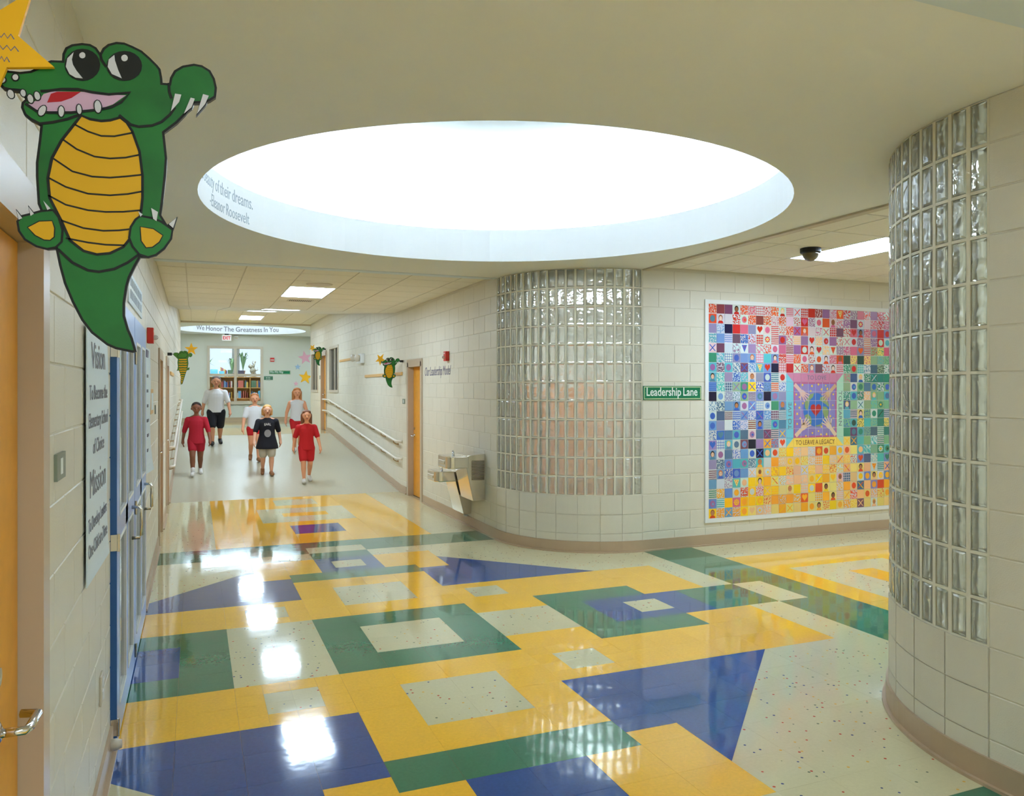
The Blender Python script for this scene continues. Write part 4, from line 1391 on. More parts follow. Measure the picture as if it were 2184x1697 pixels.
t = thing('well_lettering', 'grey script quotation with the name Eleanor Roosevelt on the lip of the ceiling well', 'lettering', (-1.9, .9, 10.1))
text_part('lettering', 'the beauty of their dreams.', .46, 'ink_light', (0, 0, 0), (1, 0, 0), (0, 0, 1), t, depth=.004, align='RIGHT', width=.72, bend=bend_on(WELL, WELL_R, 10.56, math.radians(142.8)))
text_part('lettering', '-Eleanor Roosevelt', .42, 'ink_light', (0, 0, 0), (1, 0, 0), (0, 0, 1), t, depth=.004, align='RIGHT', width=.72, bend=bend_on(WELL, WELL_R, 10.13, math.radians(144.3)))
t = thing('well_lettering', 'grey lettering We Honor The Greatness In You inside the far ceiling well', 'lettering', (2, 74.8, 12.1))
text_part('lettering', 'We Honor The Greatness In You', .78, 'ink_grey', (0, 0, 0), (1, 0, 0), (0, 0, 1), t, depth=.004, align='CENTER', width=.92, bend=bend_on(FWELL, 6.55, 12.28, math.radians(92)), bold=.008)


# hanging banners on the left wall
def banner(y0, y1, z0, z1, label, lines, curl=.12, drop=0.0, top_mat=None):
    t_ = thing('banner', label, 'banner', (XL + .03, (y0 + y1) / 2, z0), 'white paper banners')
    n = 14
    vs_, fs = [], []
    for i in range(n + 1):
        f = i / n
        z = z1 + (z0 - z1) * f
        bow = .02 + curl * max(0, f - .55) ** 2
        for (y, k) in ((y0, 0), (y1, 1)):
            vs_.append((XL + .03 + bow * k * 2 + .02 * math.sin(f * 5) * k, y, z - drop * f * k))
    for i in range(n):
        a = i * 2
        fs.append((a, a + 1, a + 3, a + 2))
    mb_ = MB()
    mb_.add(vs_, fs)
    m_ = len(vs_)
    mb_.add([(v[0] + .012, v[1], v[2]) for v in vs_], [tuple(reversed(f)) for f in fs])
    for i in range(n):
        for k in (0, 1):
            a, b = i * 2 + k, (i + 1) * 2 + k
            mb_.f.append([a, b, b + m_, a + m_] if k else [a, a + m_, b + m_, b])
            mb_.m.append(0)
    sheet = mb_.build('sheet', 'banner_white', t_, recalc=True)

    def on(f0, s_, size, w):
        def bend(u, v, d):
            ff = (z1 - (f0 + v)) / (z1 - z0)
            y = (y0 + y1) / 2 + u
            k = (y - y0) / (y1 - y0)
            bow = .02 + curl * max(0, ff - .55) ** 2
            return (XL + .045 + bow * k * 2 + .02 * math.sin(ff * 5) * k + d, y, f0 + v - drop * ff * k)
        text_part('lettering', s_, size, 'ink_banner', (0, 0, 0), (0, 1, 0), (0, 0, 1), t_, depth=.003, align='CENTER', width=w, bend=bend)
    for (z, s_, size, w) in lines:
        on(z, s_, size, w)
    return t_, sheet


t, sh = banner(-9.25, -7.35, 3.35, 6.55, 'long white Vision and Mission banner on the left wall', [
    (6.02, 'Vision', .48, 1.05), (5.62, 'To Become the', .27, .95), (5.27, 'Elementary School', .27, .85), (4.93, 'of Choice', .27, .95),
    (4.40, 'Mission', .48, 1.05), (3.98, 'To Develop Leaders', .25, .85), (3.66, 'One Child at a Time', .25, .85)], curl=.12, drop=-.06)
box('bottom_strip', 'ink_violet', t, XL + .05, XL + .06, -8.4, -7.8, 3.44, 3.5)
t, sh = banner(2.75, 4.2, 3.5, 6.85, 'narrow white banner hanging beyond the blue glass doors', [], curl=.3)
for (z, w_) in ((6.1, .8), (5.7, .9), (5.3, .7), (4.9, .8), (4.5, .6), (4.1, .7)):
    box('print_line', 'ink_grey', t, XL + .055, XL + .075, 3.5 - w_ / 2, 3.5 + w_ / 2, z - .04, z + .04)
box('print_header', 'ink_violet', t, XL + .05, XL + .07, 2.85, 4.1, 6.6, 6.8)

t = thing('wall_sign', 'white sign with grey letters above the blue glass doors', 'sign', (XL, -.5, 7.5))
box('panel', 'paper_white', t, XL, XL + .03, -2.6, 1.6, 7.5, 8.15)
for r_ in range(2):
    for k in range(9):
        box('letter', 'ink_light', t, XL + .03, XL + .036, -2.2 + k * .4, -1.95 + k * .4, 7.62 + r_ * .26, 7.8 + r_ * .26)
t = thing('notice_frame', 'small framed notice on the left wall beyond the banner', 'picture', (XL, 6.0, 5.1))
box('frame', 'wood_trim', t, XL, XL + .05, 5.4, 6.8, 5.0, 5.75, bevel=.01)
box('print', 'paper_white', t, XL + .05, XL + .056, 5.52, 6.68, 5.12, 5.63)
t = thing('wall_outlet', 'pale electrical outlet low on the left wall beside the blue doors', 'outlet', (XL, -7.4, 1.3))
box('plate', 'frame_light', t, XL, XL + .03, -7.55, -7.25, 1.28, 1.7, bevel=.008)
for z in (1.4, 1.58):
    box('socket', 'white_paint', t, XL + .03, XL + .045, -7.46, -7.34, z - .06, z + .06)
t = thing('door_stop', 'pale rubber door stop at the foot of the left wall', 'door stop', (XL, -6.5, 0))
mb = MB()
mb.lathe((XL, -6.4, .25), [(.09, 0), (.09, .12), (.06, .2)], 12, (1, 0, 0))
mb.build('bumper', 'frame_light', t, smooth=True)

# paper stars on the far wall
def star_poly(cx_, cz, R, r, rot=PI / 2):
    return [(cx_ + (R if k % 2 == 0 else r) * math.cos(rot + k * PI / 5), cz + (R if k % 2 == 0 else r) * math.sin(rot + k * PI / 5)) for k in range(10)]


for (x, z, R, m, lab, rot) in ((9.5, 9.45, .85, 'star_pink', 'large pink paper star on the far wall', 1.75), (9.55, 7.1, .85, 'star_yellow', 'yellow paper star on the far wall below the pink one', 1.45),
                               (8.65, 8.35, .38, 'star_blue', 'small pale blue paper star on the far wall', 1.57), (8.45, 6.35, .32, 'star_pink', 'tiny pink paper star on the far wall', 1.6)):
    mb = MB()
    mb.prism([(px, FARY, pz) for px, pz in star_poly(x, z, R, R * .42, rot)], (0, -.03, 0))
    tag(mb.build('paper_star', m), lab, 'star', 'paper stars on the far wall')

# dome camera, speaker, vents
t = thing('dome_camera', 'black dome security camera on the side corridor ceiling', 'camera', (14.95, -1.0, ZA))
mb = MB()
mb.lathe((14.95, -1.0, ZA), [(.31, 0), (.31, -.13), (.27, -.16)], 24)
mb.build('base', 'black', t)
mb = MB()
mb.ball((14.95, -1.0, ZA - .16), (.25, .25, .24), 20, 10)
MATS['smoked'] = mat('smoked', (96, 84, 60), .1, coat=.5)
mb.build('dome', 'smoked', t, smooth=True)
t = thing('ceiling_speaker', 'round speaker grille on the corridor ceiling before the first light', 'speaker', (2.1, 13.2, ZA))
mb = MB()
mb.lathe((2.1, 13.2, ZA), [(.55, 0), (.52, -.03), (.3, -.035), (.01, -.035)], 28)
mb.build('grille', 'frame_light', t)
t = thing('ceiling_vent', 'small slotted air vent behind the first corridor light', 'vent', (2.1, 19.6, ZA))
box('frame', 'tbar', t, 1.5, 2.7, 19.2, 20.0, ZA - .02, ZA)
for k in range(12):
    box('slot', 'dark_gap', t, 1.58 + k * .09, 1.62 + k * .09, 19.3, 19.9, ZA - .024, ZA - .02)


# ---------------------------------------------------------------- bi-level water coolers
def cooler(prof, basin, y0, y1, louver, label):
    t_ = thing('water_cooler', label, 'water fountain', (XR, (y0 + y1) / 2, min(p[1] for p in prof)), 'stainless water coolers')
    mb_ = MB()
    mb_.prism([(x, y0, z) for x, z in prof], (0, y1 - y0, 0))
    mb_.build('cabinet', 'steel', t_, bevel=.012)
    xf, xb, z0, z1 = basin
    # rounded basin tray
    pts = []
    rr = .28
    for (cx_, cy_, a0) in ((xf + rr, y0 - .02 + rr, PI), (xf + rr, y1 + .02 - rr, PI / 2)):
        seg = [(cx_ + rr * math.cos(a0 + s_ * PI / 2 * (1 if a0 == PI else -1) * (1)), cy_ + rr * math.sin(a0 + s_ * PI / 2)) for s_ in (0, .33, .66, 1)] if a0 == PI else None
        if a0 == PI:
            pts += [(cx_ + rr * math.cos(a), cy_ + rr * math.sin(a)) for a in (1.5 * PI, 1.33 * PI, 1.16 * PI, PI)]
        else:
            pts += [(cx_ + rr * math.cos(a), cy_ + rr * math.sin(a)) for a in (PI, .84 * PI, .67 * PI, .5 * PI)]
    pts = [(xb, y0 - .02)] + pts + [(xb, y1 + .02)]
    low = MB()
    low.prism([(p[0], p[1], z0) for p in pts], (0, 0, z1 - z0))
    b = low.build('basin', 'steel', t_, bevel=.03)
    rim = MB()
    ins = [(xf + .12 + (p[0] - xf) * .8 if p[0] < xb - .01 else xb - .25, (p[1] - (y0 + y1) / 2) * .8 + (y0 + y1) / 2) for p in pts]
    rim.prism([(p[0], p[1], z1 + .001) for p in ins], (0, 0, .004))
    rim.build('bowl_grate', 'chrome', t_)
    sp = MB()
    sx, sy = xf + .42, (y0 + y1) / 2 - .2
    sp.tube([(sx, sy, z1), (sx, sy, z1 + .13)], [.05, .045], 10)
    sp.tube([(sx, sy, z1 + .12), (sx - .03, sy, z1 + .2)], .04, 8)
    sp.build('bubbler', 'chrome', t_, smooth=True)
    box('push_bar', 'steel', t_, xf - .03, xf + .02, (y0 + y1) / 2 - .38, (y0 + y1) / 2 + .38, (z0 + z1) / 2 - .08, (z0 + z1) / 2 + .06, bevel=.015)
    if louver:
        x0, x1, a, c_ = louver
        box('grille_panel', 'dark_slot', t_, x0, x1, y0 - .006, y0 - .001, a, c_)
        n = 14
        for k in range(n):
            z = a + (c_ - a) * (k + .5) / n
            box('grille_slat', 'steel', t_, x0, x1, y0 - .03, y0 - .006, z - .014, z + .014)
    return t_


cooler([(8, 1.3), (7.48, 1.32), (7.2, 2.6), (7.2, 3.12), (8, 3.17)], (6.42, 7.3, 2.62, 3.1), 9.25, 10.75, (7.42, 7.95, 2.14, 2.92), 'higher stainless steel water cooler with side grille')
cooler([(8, .55), (7.66, .55), (7.3, 1.9), (7.3, 2.36), (8, 2.4)], (6.45, 7.4, 1.92, 2.34), 10.95, 12.4, None, 'lower stainless steel water cooler beside the higher one')
t = thing('drain_pipe', 'short pale drain pipe under the lower water cooler', 'pipe', (7.8, 11.3, .3))
mb = MB()
mb.tube([(7.82, 11.4, .54), (7.82, 11.4, .42), (7.98, 11.4, .40)], .05, 8)
mb.build('pipe', 'white_paint', t)


# ================================================================ ALLIGATOR CUT-OUT SIGNS
def area2(p):
    return sum(p[k][0] * p[(k + 1) % len(p)][1] - p[(k + 1) % len(p)][0] * p[k][1] for k in range(len(p)))


class Cut:
    """flat painted board standing in a plane y=const; local (x,z) in feet"""

    def __init__(self, root, ox, y, oz, front=-1, mirror=1, th=.035):
        self.r, self.ox, self.y, self.oz, self.fr, self.mi, self.th = root, ox, y, oz, front, mirror, th

    def P(self, p, d):
        return (self.ox + p[0] * self.mi, self.y + self.fr * d, self.oz + p[1])

    def board(self, name, pts, m):
        mb_ = MB()
        mb_.prism([self.P(p, -self.th / 2) for p in pts], (0, self.fr * self.th, 0))
        return mb_.build(name, m, self.r)

    def paint(self, name, polys, m, layer, parent=None):
        mb_ = MB()
        d0 = self.th / 2 + .0015 * (layer - 1)
        for pts in polys:
            mb_.prism([self.P(p, d0) for p in pts], (0, self.fr * .0015, 0))
        return mb_.build(name, m, parent or self.r)

    def stroke(self, name, lines, w, m, layer, closed=False, parent=None):
        mb_ = MB()
        d = self.th / 2 + .0015 * layer
        for ln in lines:
            q = [Vector(p) for p in ln]
            n = len(q)
            L, R = [], []
            for k in range(n):
                a = q[k - 1] if (k > 0 or closed) else q[k]
                b = q[(k + 1) % n] if (k < n - 1 or closed) else q[k]
                t_ = (b - a).normalized()
                nn = Vector((-t_.y, t_.x)) * w / 2
                L.append(q[k] + nn)
                R.append(q[k] - nn)
            for k in range(n if closed else n - 1):
                j = (k + 1) % n
                mb_.prism([self.P(v, d - .0015) for v in (L[k], R[k], R[j], L[j])], (0, self.fr * .0015, 0))
        return mb_.build(name, m, parent or self.r)


def grow(poly, d):
    return shrink(poly, -d)


def alligator(x, y, z, label, wall_x, sgn, star_front=True, text=True):
    """front view: sgn = side of the wall bracket"""
    t_ = thing('alligator_cutout', label, 'wall cutout', (x, y, z - .85), 'painted alligator cutouts')
    c = Cut(t_, x, y, z)
    G_ = GATOR
    c.board('board', G_['outline'], 'gator_black')
    c.paint('skin', [shrink(G_['outline'], .0125)], 'gator_green', 1)
    for ln in G_['lines']:
        c.stroke('outline', [ln], .0135, 'gator_black', 4)
    c.paint('belly', [G_['belly']], 'gator_yellow', 2)
    c.stroke('belly_line', G_['scutes'], .009, 'gator_black', 3)
    c.stroke('belly_outline', [G_['belly']], .0135, 'gator_black', 3, closed=True)
    for f, p in zip(G_['feet'], G_['pads']):
        ft = c.paint('foot', [f], 'gator_green', 4)
        c.stroke('foot_outline', [f], .011, 'gator_black', 5, closed=True, parent=ft)
        c.stroke('pad_outline', [p], .012, 'gator_black', 5, closed=True, parent=ft)
        c.paint('pad', [p], 'gator_yellow', 6, parent=ft)
    c.paint('mouth', [G_['mouth']], 'gator_pink', 2)
    c.paint('tongue', [G_['tongue']], 'gator_red', 3)
    for tt in G_['teeth']:
        b = c.paint('tooth', [grow(tt, .005)], 'gator_black', 5)
        c.paint('enamel', [tt], 'gator_white', 6, parent=b)
    for e, k, g in zip(G_['eyes'], G_['crescents'], G_['glints']):
        ey = c.paint('eye', [e], 'gator_black', 3)
        c.paint('eye_white', [k], 'gator_white', 5, parent=ey)
        c.paint('glint', [g], 'gator_white', 5, parent=ey)
    for nn in G_['nostrils']:
        b = c.paint('nostril', [grow(nn, .006)], 'gator_black', 5)
        c.paint('nostril_spot', [nn], 'gator_white', 6, parent=b)
    for k in G_['claws']:
        b = c.board('claw', grow(k, .004), 'gator_black')
        c.paint('claw_tip', [k], 'gator_white', 7, parent=b)
    s_ = thing('star_cutout', label.replace('alligator cutout', 'star cutout held by the alligator'), 'star', (x - .55, y, z + .5), 'yellow star cutouts')
    cs = Cut(s_, x, y - (.045 if star_front else -.045), z, th=.03)
    cs.board('board', G_['star'], 'star_yellow')
    sx = sum(p[0] for p in G_['star']) / 10
    sz = sum(p[1] for p in G_['star']) / 10
    for (dz, w_) in ((.05, .2), (-.01, .24), (-.07, .16)):
        pts = [(sx + w_ * (k / 14 - .5), sz + dz + .012 * (1 if k % 2 else -1)) for k in range(15)]
        cs.stroke('script_line', [pts], .006, 'ink_violet', 1)
    # bracket to the wall
    b = MB()
    bx = wall_x + (.18 if sgn < 0 else -.18)
    hand = (x + .45, y + .03, z + .62) if sgn > 0 else (x - .50, y + .06, z + .70)
    b.tube([hand, ((wall_x + hand[0]) / 2, y + .03, hand[2]), (wall_x, y + .03, hand[2])], .014, 6)
    b.box(min(wall_x, bx), max(wall_x, bx), y - .02, y + .13, hand[2] - .06, hand[2] + .06)
    b.build('wall_bracket', 'black', t_)


alligator(-3.1, -15.2, 6.8, 'large painted alligator cutout hanging in the left foreground', XL, -1)
alligator(7.28, 22.45, 6.66, 'small painted alligator cutout beside the golden door on the right wall', XR, 1, star_front=False)
alligator(7.4, 50.2, 8.62, 'tiny painted alligator cutout far along the right corridor wall', XR, 1)

# alligator on the left wall, seen from the back
t = thing('alligator_cutout', 'green alligator cutout seen from behind on the left wall', 'wall cutout', (-3.3, 22, 5.95), 'painted alligator cutouts')
c = Cut(t, -3.30, 22.0, 6.8)
back = [(-.37, .60), (-.40, .66), (-.33, .74), (-.2, .74), (-.14, .70), (-.1, .80), (0, .83), (.06, .80), (.12, .84), (.22, .82), (.28, .76), (.3, .68), (.34, .72), (.42, .74), (.48, .68), (.47, .58), (.4, .52), (.32, .55), (.28, .45), (.3, .2), (.26, -.02), (.35, .02), (.34, -.1), (.22, -.14),
        (.16, -.34), (.1, -.56), (.03, -.8), (-.05, -.84), (-.06, -.7), (-.03, -.5), (-.08, -.3), (-.14, -.14), (-.24, -.16), (-.2, -.08), (-.18, .05), (-.2, .25), (-.18, .42), (-.28, .52)]
c.board('board', back, 'gator_black')
c.paint('skin', [shrink(back, .012)], 'gator_green_back', 1)
cr = [(-.16, .48), (-.2, .58), (-.15, .68), (-.06, .72), (0, .76), (.08, .72), (.16, .76), (.24, .7), (.26, .58), (.18, .5), (.04, .47)]
c.stroke('head_line', [cr], .02, 'gator_black', 2, closed=True)
for k, (zz, w_) in enumerate(((.40, .36), (.29, .38), (.17, .40), (.05, .38), (-.07, .36), (-.18, .32), (-.29, .25), (-.40, .19), (-.50, .15), (-.59, .11), (-.68, .07), (-.75, .04))):
    cx_ = .05 + (-.03 if zz < -.3 else 0) - (0.02 if zz < -.55 else 0)
    hh = .034 if zz > -.25 else .026
    pl = [(cx_ - w_ / 2, zz - hh * .6), (cx_ - w_ * .25, zz - hh), (cx_, zz - hh * .6), (cx_ + w_ * .3, zz - hh), (cx_ + w_ / 2, zz - hh * .1), (cx_ + w_ / 2, zz + hh), (cx_ + w_ * .2, zz + hh * .8), (cx_, zz + hh), (cx_ - w_ * .3, zz + hh * .7), (cx_ - w_ / 2, zz + hh * .8)]
    b = c.paint('back_stripe', [grow(pl, .008)], 'gator_black', 2)
    c.paint('stripe_paint', [pl], 'gator_yellow', 3, parent=b)
b = MB()
b.tube([(-3.68, 22.03, 7.46), (XL, 22.03, 7.46)], .016, 6)
b.box(XL, XL + .2, 21.9, 22.1, 7.39, 7.53)
b.build('wall_bracket', 'black', t)
t = thing('star_cutout', 'yellow star cutout above the alligator seen from behind', 'star', (-2.87, 21.95, 7.4), 'yellow star cutouts')
cs = Cut(t, -2.87, 22.05, 7.72)
cs.board('board', star_poly(0, 0, .33, .135), 'star_yellow')
for dz in (.03, -.03):
    cs.stroke('script_line', [[(.16 * (k / 10 - .5) * 2 * .8, dz + .006 * (1 if k % 2 else -1)) for k in range(11)]], .008, 'ink_violet', 1)
# ================================================================ TILE MURAL
MX0, MZ1, MP = 14.79, 8.89, 0.3595          # left edge, top edge, tile pitch
MC = {'R': (206, 44, 34), 'r': (146, 58, 56), 'O': (228, 84, 34), 'P': (214, 104, 128), 'p': (218, 198, 198), 'M': (156, 106, 148), 'm': (116, 72, 98), 'L': (148, 136, 176),
      'W': (208, 214, 210), 'B': (60, 98, 182), 'b': (112, 146, 196), 'N': (18, 16, 56), 'T': (90, 176, 184), 't': (82, 124, 150), 'G': (62, 138, 112), 'g': (138, 178, 138), 'd': (52, 74, 62),
      'Y': (252, 198, 22), 'y': (238, 212, 122), 'o': (248, 170, 44), 'e': (240, 188, 136), 'S': (190, 122, 74), 's': (76, 104, 130), 'K': (30, 24, 30)}
ROWS = [
    "O* r. m. Wf O* P* W# p* O* Wf P= Wx R# R. r* M. p* Ot W~ M* P. W~ M. R*",
    "Oo pf p. R~ Wo O* r. O* W* O* p. W* Rh M* Wo O. pf W~ M* m. W+ p. P* R~",
    "L. W* N. R. P. L. Wh po W= W* O* Mx Of p. W* Wx R# m. W~ Ph Lf P* Lo R.",
    "T* b. b= m. B* W* R# W+ W= Mo W~ e= M. Wh e* Wo M. W* Wx Wo M* W= M* Ro",
    "px m. W. W~ Wt L. W~ W~ Wo P. r= M. Ro pf Wh e~ Wt M* P* P. Lh W= g* y*",
    "G. T~ W# Lo b. bf W# T. bf R* p= O* Wo W* Wo Wf P* Of d. y* d. y* g. g*",
    "To m* To W~ mx W~ Tt bh N. p# R. Wx O* Lf m. W* pf W= G* go T# W* s. g*",
    "Tf T~ L. B* T* pf L. Bo t= Wo ,, ,, ,, ,, ,, ,, ,, ,, g* s. Wf G* Gx G.",
    "b= T* s# gx Go Yx B~ b* O= W* ,, ,, ,, ,, ,, ,, ,, ,, g. Wo go t. go G~",
    "N. Wo L* W* go m= bo N. bo L. ,, ,, ,, ,, ,, ,, ,, ,, G* To G* e* gf g.",
    "W* s~ b. bf Wo bx W# Wo G. bf ,, ,, ,, ,, ,, ,, ,, ,, sf g. Wx g. g* g+",
    "Wo s. m= B= bx W* Bx b* m# t= ,, ,, ,, ,, ,, ,, ,, ,, T. s= yf g* Wo Gx",
    "bo L. W. B* W* r= bf t= To t. ,, ,, ,, ,, ,, ,, ,, ,, g* To y* T. g* G.",
    "W* Bh t. To s. po t. mx s= bx ,, ,, ,, ,, ,, ,, ,, ,, G. mo To g* s. W=",
    "Lh W# Tf Wo mo N. L. ox b* Wh ,, ,, ,, ,, ,, ,, ,, ,, yx sx T. g. W~ G=",
    "bf Wo t. W* b. Wo Nx To Wo y* Y. e* e. W* Oo yo o. Wo eo y. To T~ g. G+",
    "L. s* bo T. To t* Tf W. o. e* eo eo y* W* o# Y. e* ex y* W* bh s. W* T.",
    "m= bf B* Bo b. Wx yf eo Y~ Y. y* e. Wx y* e. y* y* W* ex y. yf e. Wt G=",
    "b. W. W* Tt Wo Y. Yf o. yx W* e* e. e* yo Yx o. yh pf s# e. Wo bo yf Wo",
    "G= o* b. Wo O* Yo p* Yx Y# y. yf Y. e# Yo O. yf y. p* o. eo sx e. Lo O.",
    "bo T= Y. P+ Yo Y. Yo y* o. o* o. o* Oh y. o# o. yf e= yx p~ e. yo p* y*",
    "Yf o* bx o* Yo yh e+ ey y. ox yx y* o. yo yf y* Y. yo o* y* mx y. Wf y."]

mural_mats = {}
for pat_ in '.*#~=':
    m_ = mat('mural_glaze_%d' % ord(pat_), (220, 220, 220), .22, coat=.3)
    nt = m_.node_tree
    b_ = nt.nodes['Principled BSDF']
    a1 = nt.nodes.new('ShaderNodeAttribute')
    a1.attribute_name = 'ink'
    if pat_ == '.':
        a0 = nt.nodes.new('ShaderNodeAttribute')
        a0.attribute_name = 'ground'
        nt.links.new(a0.outputs['Color'], b_.inputs['Base Color'])
    else:
        a0 = nt.nodes.new('ShaderNodeAttribute')
        a0.attribute_name = 'ground'
        geo = nt.nodes.new('ShaderNodeNewGeometry')
        mx = nt.nodes.new('ShaderNodeMix')
        mx.data_type = 'RGBA'
        thr = nt.nodes.new('ShaderNodeMath')
        thr.operation = 'GREATER_THAN'
        if pat_ == '*':
            n_ = nt.nodes.new('ShaderNodeTexNoise')
            n_.inputs['Scale'].default_value = 62
            n_.inputs['Detail'].default_value = 2
            thr.inputs[1].default_value = .54
            nt.links.new(geo.outputs['Position'], n_.inputs['Vector'])
            nt.links.new(n_.outputs['Fac'], thr.inputs[0])
        elif pat_ == '#':
            n_ = nt.nodes.new('ShaderNodeTexBrick')
            n_.offset = 0
            n_.inputs['Scale'].default_value = 34
            n_.inputs['Mortar Size'].default_value = .11
            n_.inputs['Brick Width'].default_value = 1.0
            n_.inputs['Row Height'].default_value = 1.0
            cmb = nt.nodes.new('ShaderNodeSeparateXYZ')
            cm2 = nt.nodes.new('ShaderNodeCombineXYZ')
            nt.links.new(geo.outputs['Position'], cmb.inputs[0])
            nt.links.new(cmb.outputs[0], cm2.inputs[0])
            nt.links.new(cmb.outputs[2], cm2.inputs[1])
            nt.links.new(cm2.outputs[0], n_.inputs['Vector'])
            thr.inputs[1].default_value = .5
            nt.links.new(n_.outputs['Fac'], thr.inputs[0])
        else:
            n_ = nt.nodes.new('ShaderNodeTexWave')
            n_.inputs['Scale'].default_value = 14 if pat_ == '=' else 11
            n_.bands_direction = 'Z' if pat_ == '=' else 'DIAGONAL'
            n_.inputs['Distortion'].default_value = .6 if pat_ == '=' else 9
            n_.inputs['Detail Scale'].default_value = 3
            thr.inputs[1].default_value = .58
            nt.links.new(geo.outputs['Position'], n_.inputs['Vector'])
            nt.links.new(n_.outputs['Fac'], thr.inputs[0])
        nt.links.new(thr.outputs[0], mx.inputs[0])
        nt.links.new(a0.outputs['Color'], mx.inputs[6])
        nt.links.new(a1.outputs['Color'], mx.inputs[7])
        nt.links.new(mx.outputs[2], b_.inputs['Base Color'])
    mural_mats[pat_] = m_
MM_ORDER = list('.*#~=')
MM_LIST = [mural_mats[k] for k in MM_ORDER]


def zone(r, c_):
    """which colour family a tile sits in: red top, blue left, green right, yellow bottom"""
    u, v = (c_ - 13.5) / 14, (r - 10.5) / 11
    if v < -abs(u) + .06:
        return 'red'
    if v > abs(u) - .1 and v > 0:
        return 'yellow'
    return 'blue' if u < 0 else 'green'


INK = {'red': 'RRPPO', 'blue': 'BtbBM', 'green': 'GtdBT', 'yellow': 'oOYeo'}


class Tiles:
    def __init__(self):
        self.v, self.f, self.g, self.i, self.m = [], [], [], [], []

    def poly(self, pts, depth, back, ground, ink=None, m='.'):
        """flat-fronted piece on the wall: pts (x,z)"""
        ar = sum(pts[k][0] * pts[(k + 1) % len(pts)][1] - pts[(k + 1) % len(pts)][0] * pts[k][1] for k in range(len(pts)))
        if ar < 0:
            pts = pts[::-1]
        n, k0 = len(pts), len(self.v)
        self.v += [(p[0], YN - depth, p[1]) for p in pts] + [(p[0], YN - back, p[1]) for p in pts]
        fs = [list(range(k0, k0 + n))] + [[k0 + k + n, k0 + (k + 1) % n + n, k0 + (k + 1) % n, k0 + k] for k in range(n)]
        for f in fs:
            self.f.append(f)
            self.g.append(ground)
            self.i.append(ink or ground)
            self.m.append(MM_ORDER.index(m))

    def build(self, name, parent):
        me = bpy.data.meshes.new(name)
        base = wloc(parent)
        me.from_pydata([((Vector(p) - base) * S)[:] for p in self.v], [], self.f)
        for mm in MM_LIST:
            me.materials.append(mm)
        me.polygons.foreach_set('material_index', self.m)
        for nm, src in (('ground', self.g), ('ink', self.i)):
            at = me.attributes.new(nm, 'FLOAT_COLOR', 'FACE')
            at.data.foreach_set('color', [q for c_ in src for q in c_])
        o_ = bpy.data.objects.new(name, me)
        COL.objects.link(o_)
        o_.parent = parent
        LOC[o_.name] = base
        return o_


def jit(c_):
    return tuple(max(0, min(255, v + random.uniform(-10, 10))) for v in c_)


def heart(cx_, cz, w_, h_):
    out = []
    for k in range(20):
        t_ = 2 * PI * k / 20
        x = 16 * math.sin(t_) ** 3
        z = 13 * math.cos(t_) - 5 * math.cos(2 * t_) - 2 * math.cos(3 * t_) - math.cos(4 * t_)
        out.append((cx_ + x / 16 * w_ / 2, cz + (z + 2.5) / 14.5 * h_ / 2))
    return out


def disc(cx_, cz, a, b=None, n=14):
    b = b or a
    return [(cx_ + a * math.cos(2 * PI * k / n), cz + b * math.sin(2 * PI * k / n)) for k in range(n)]


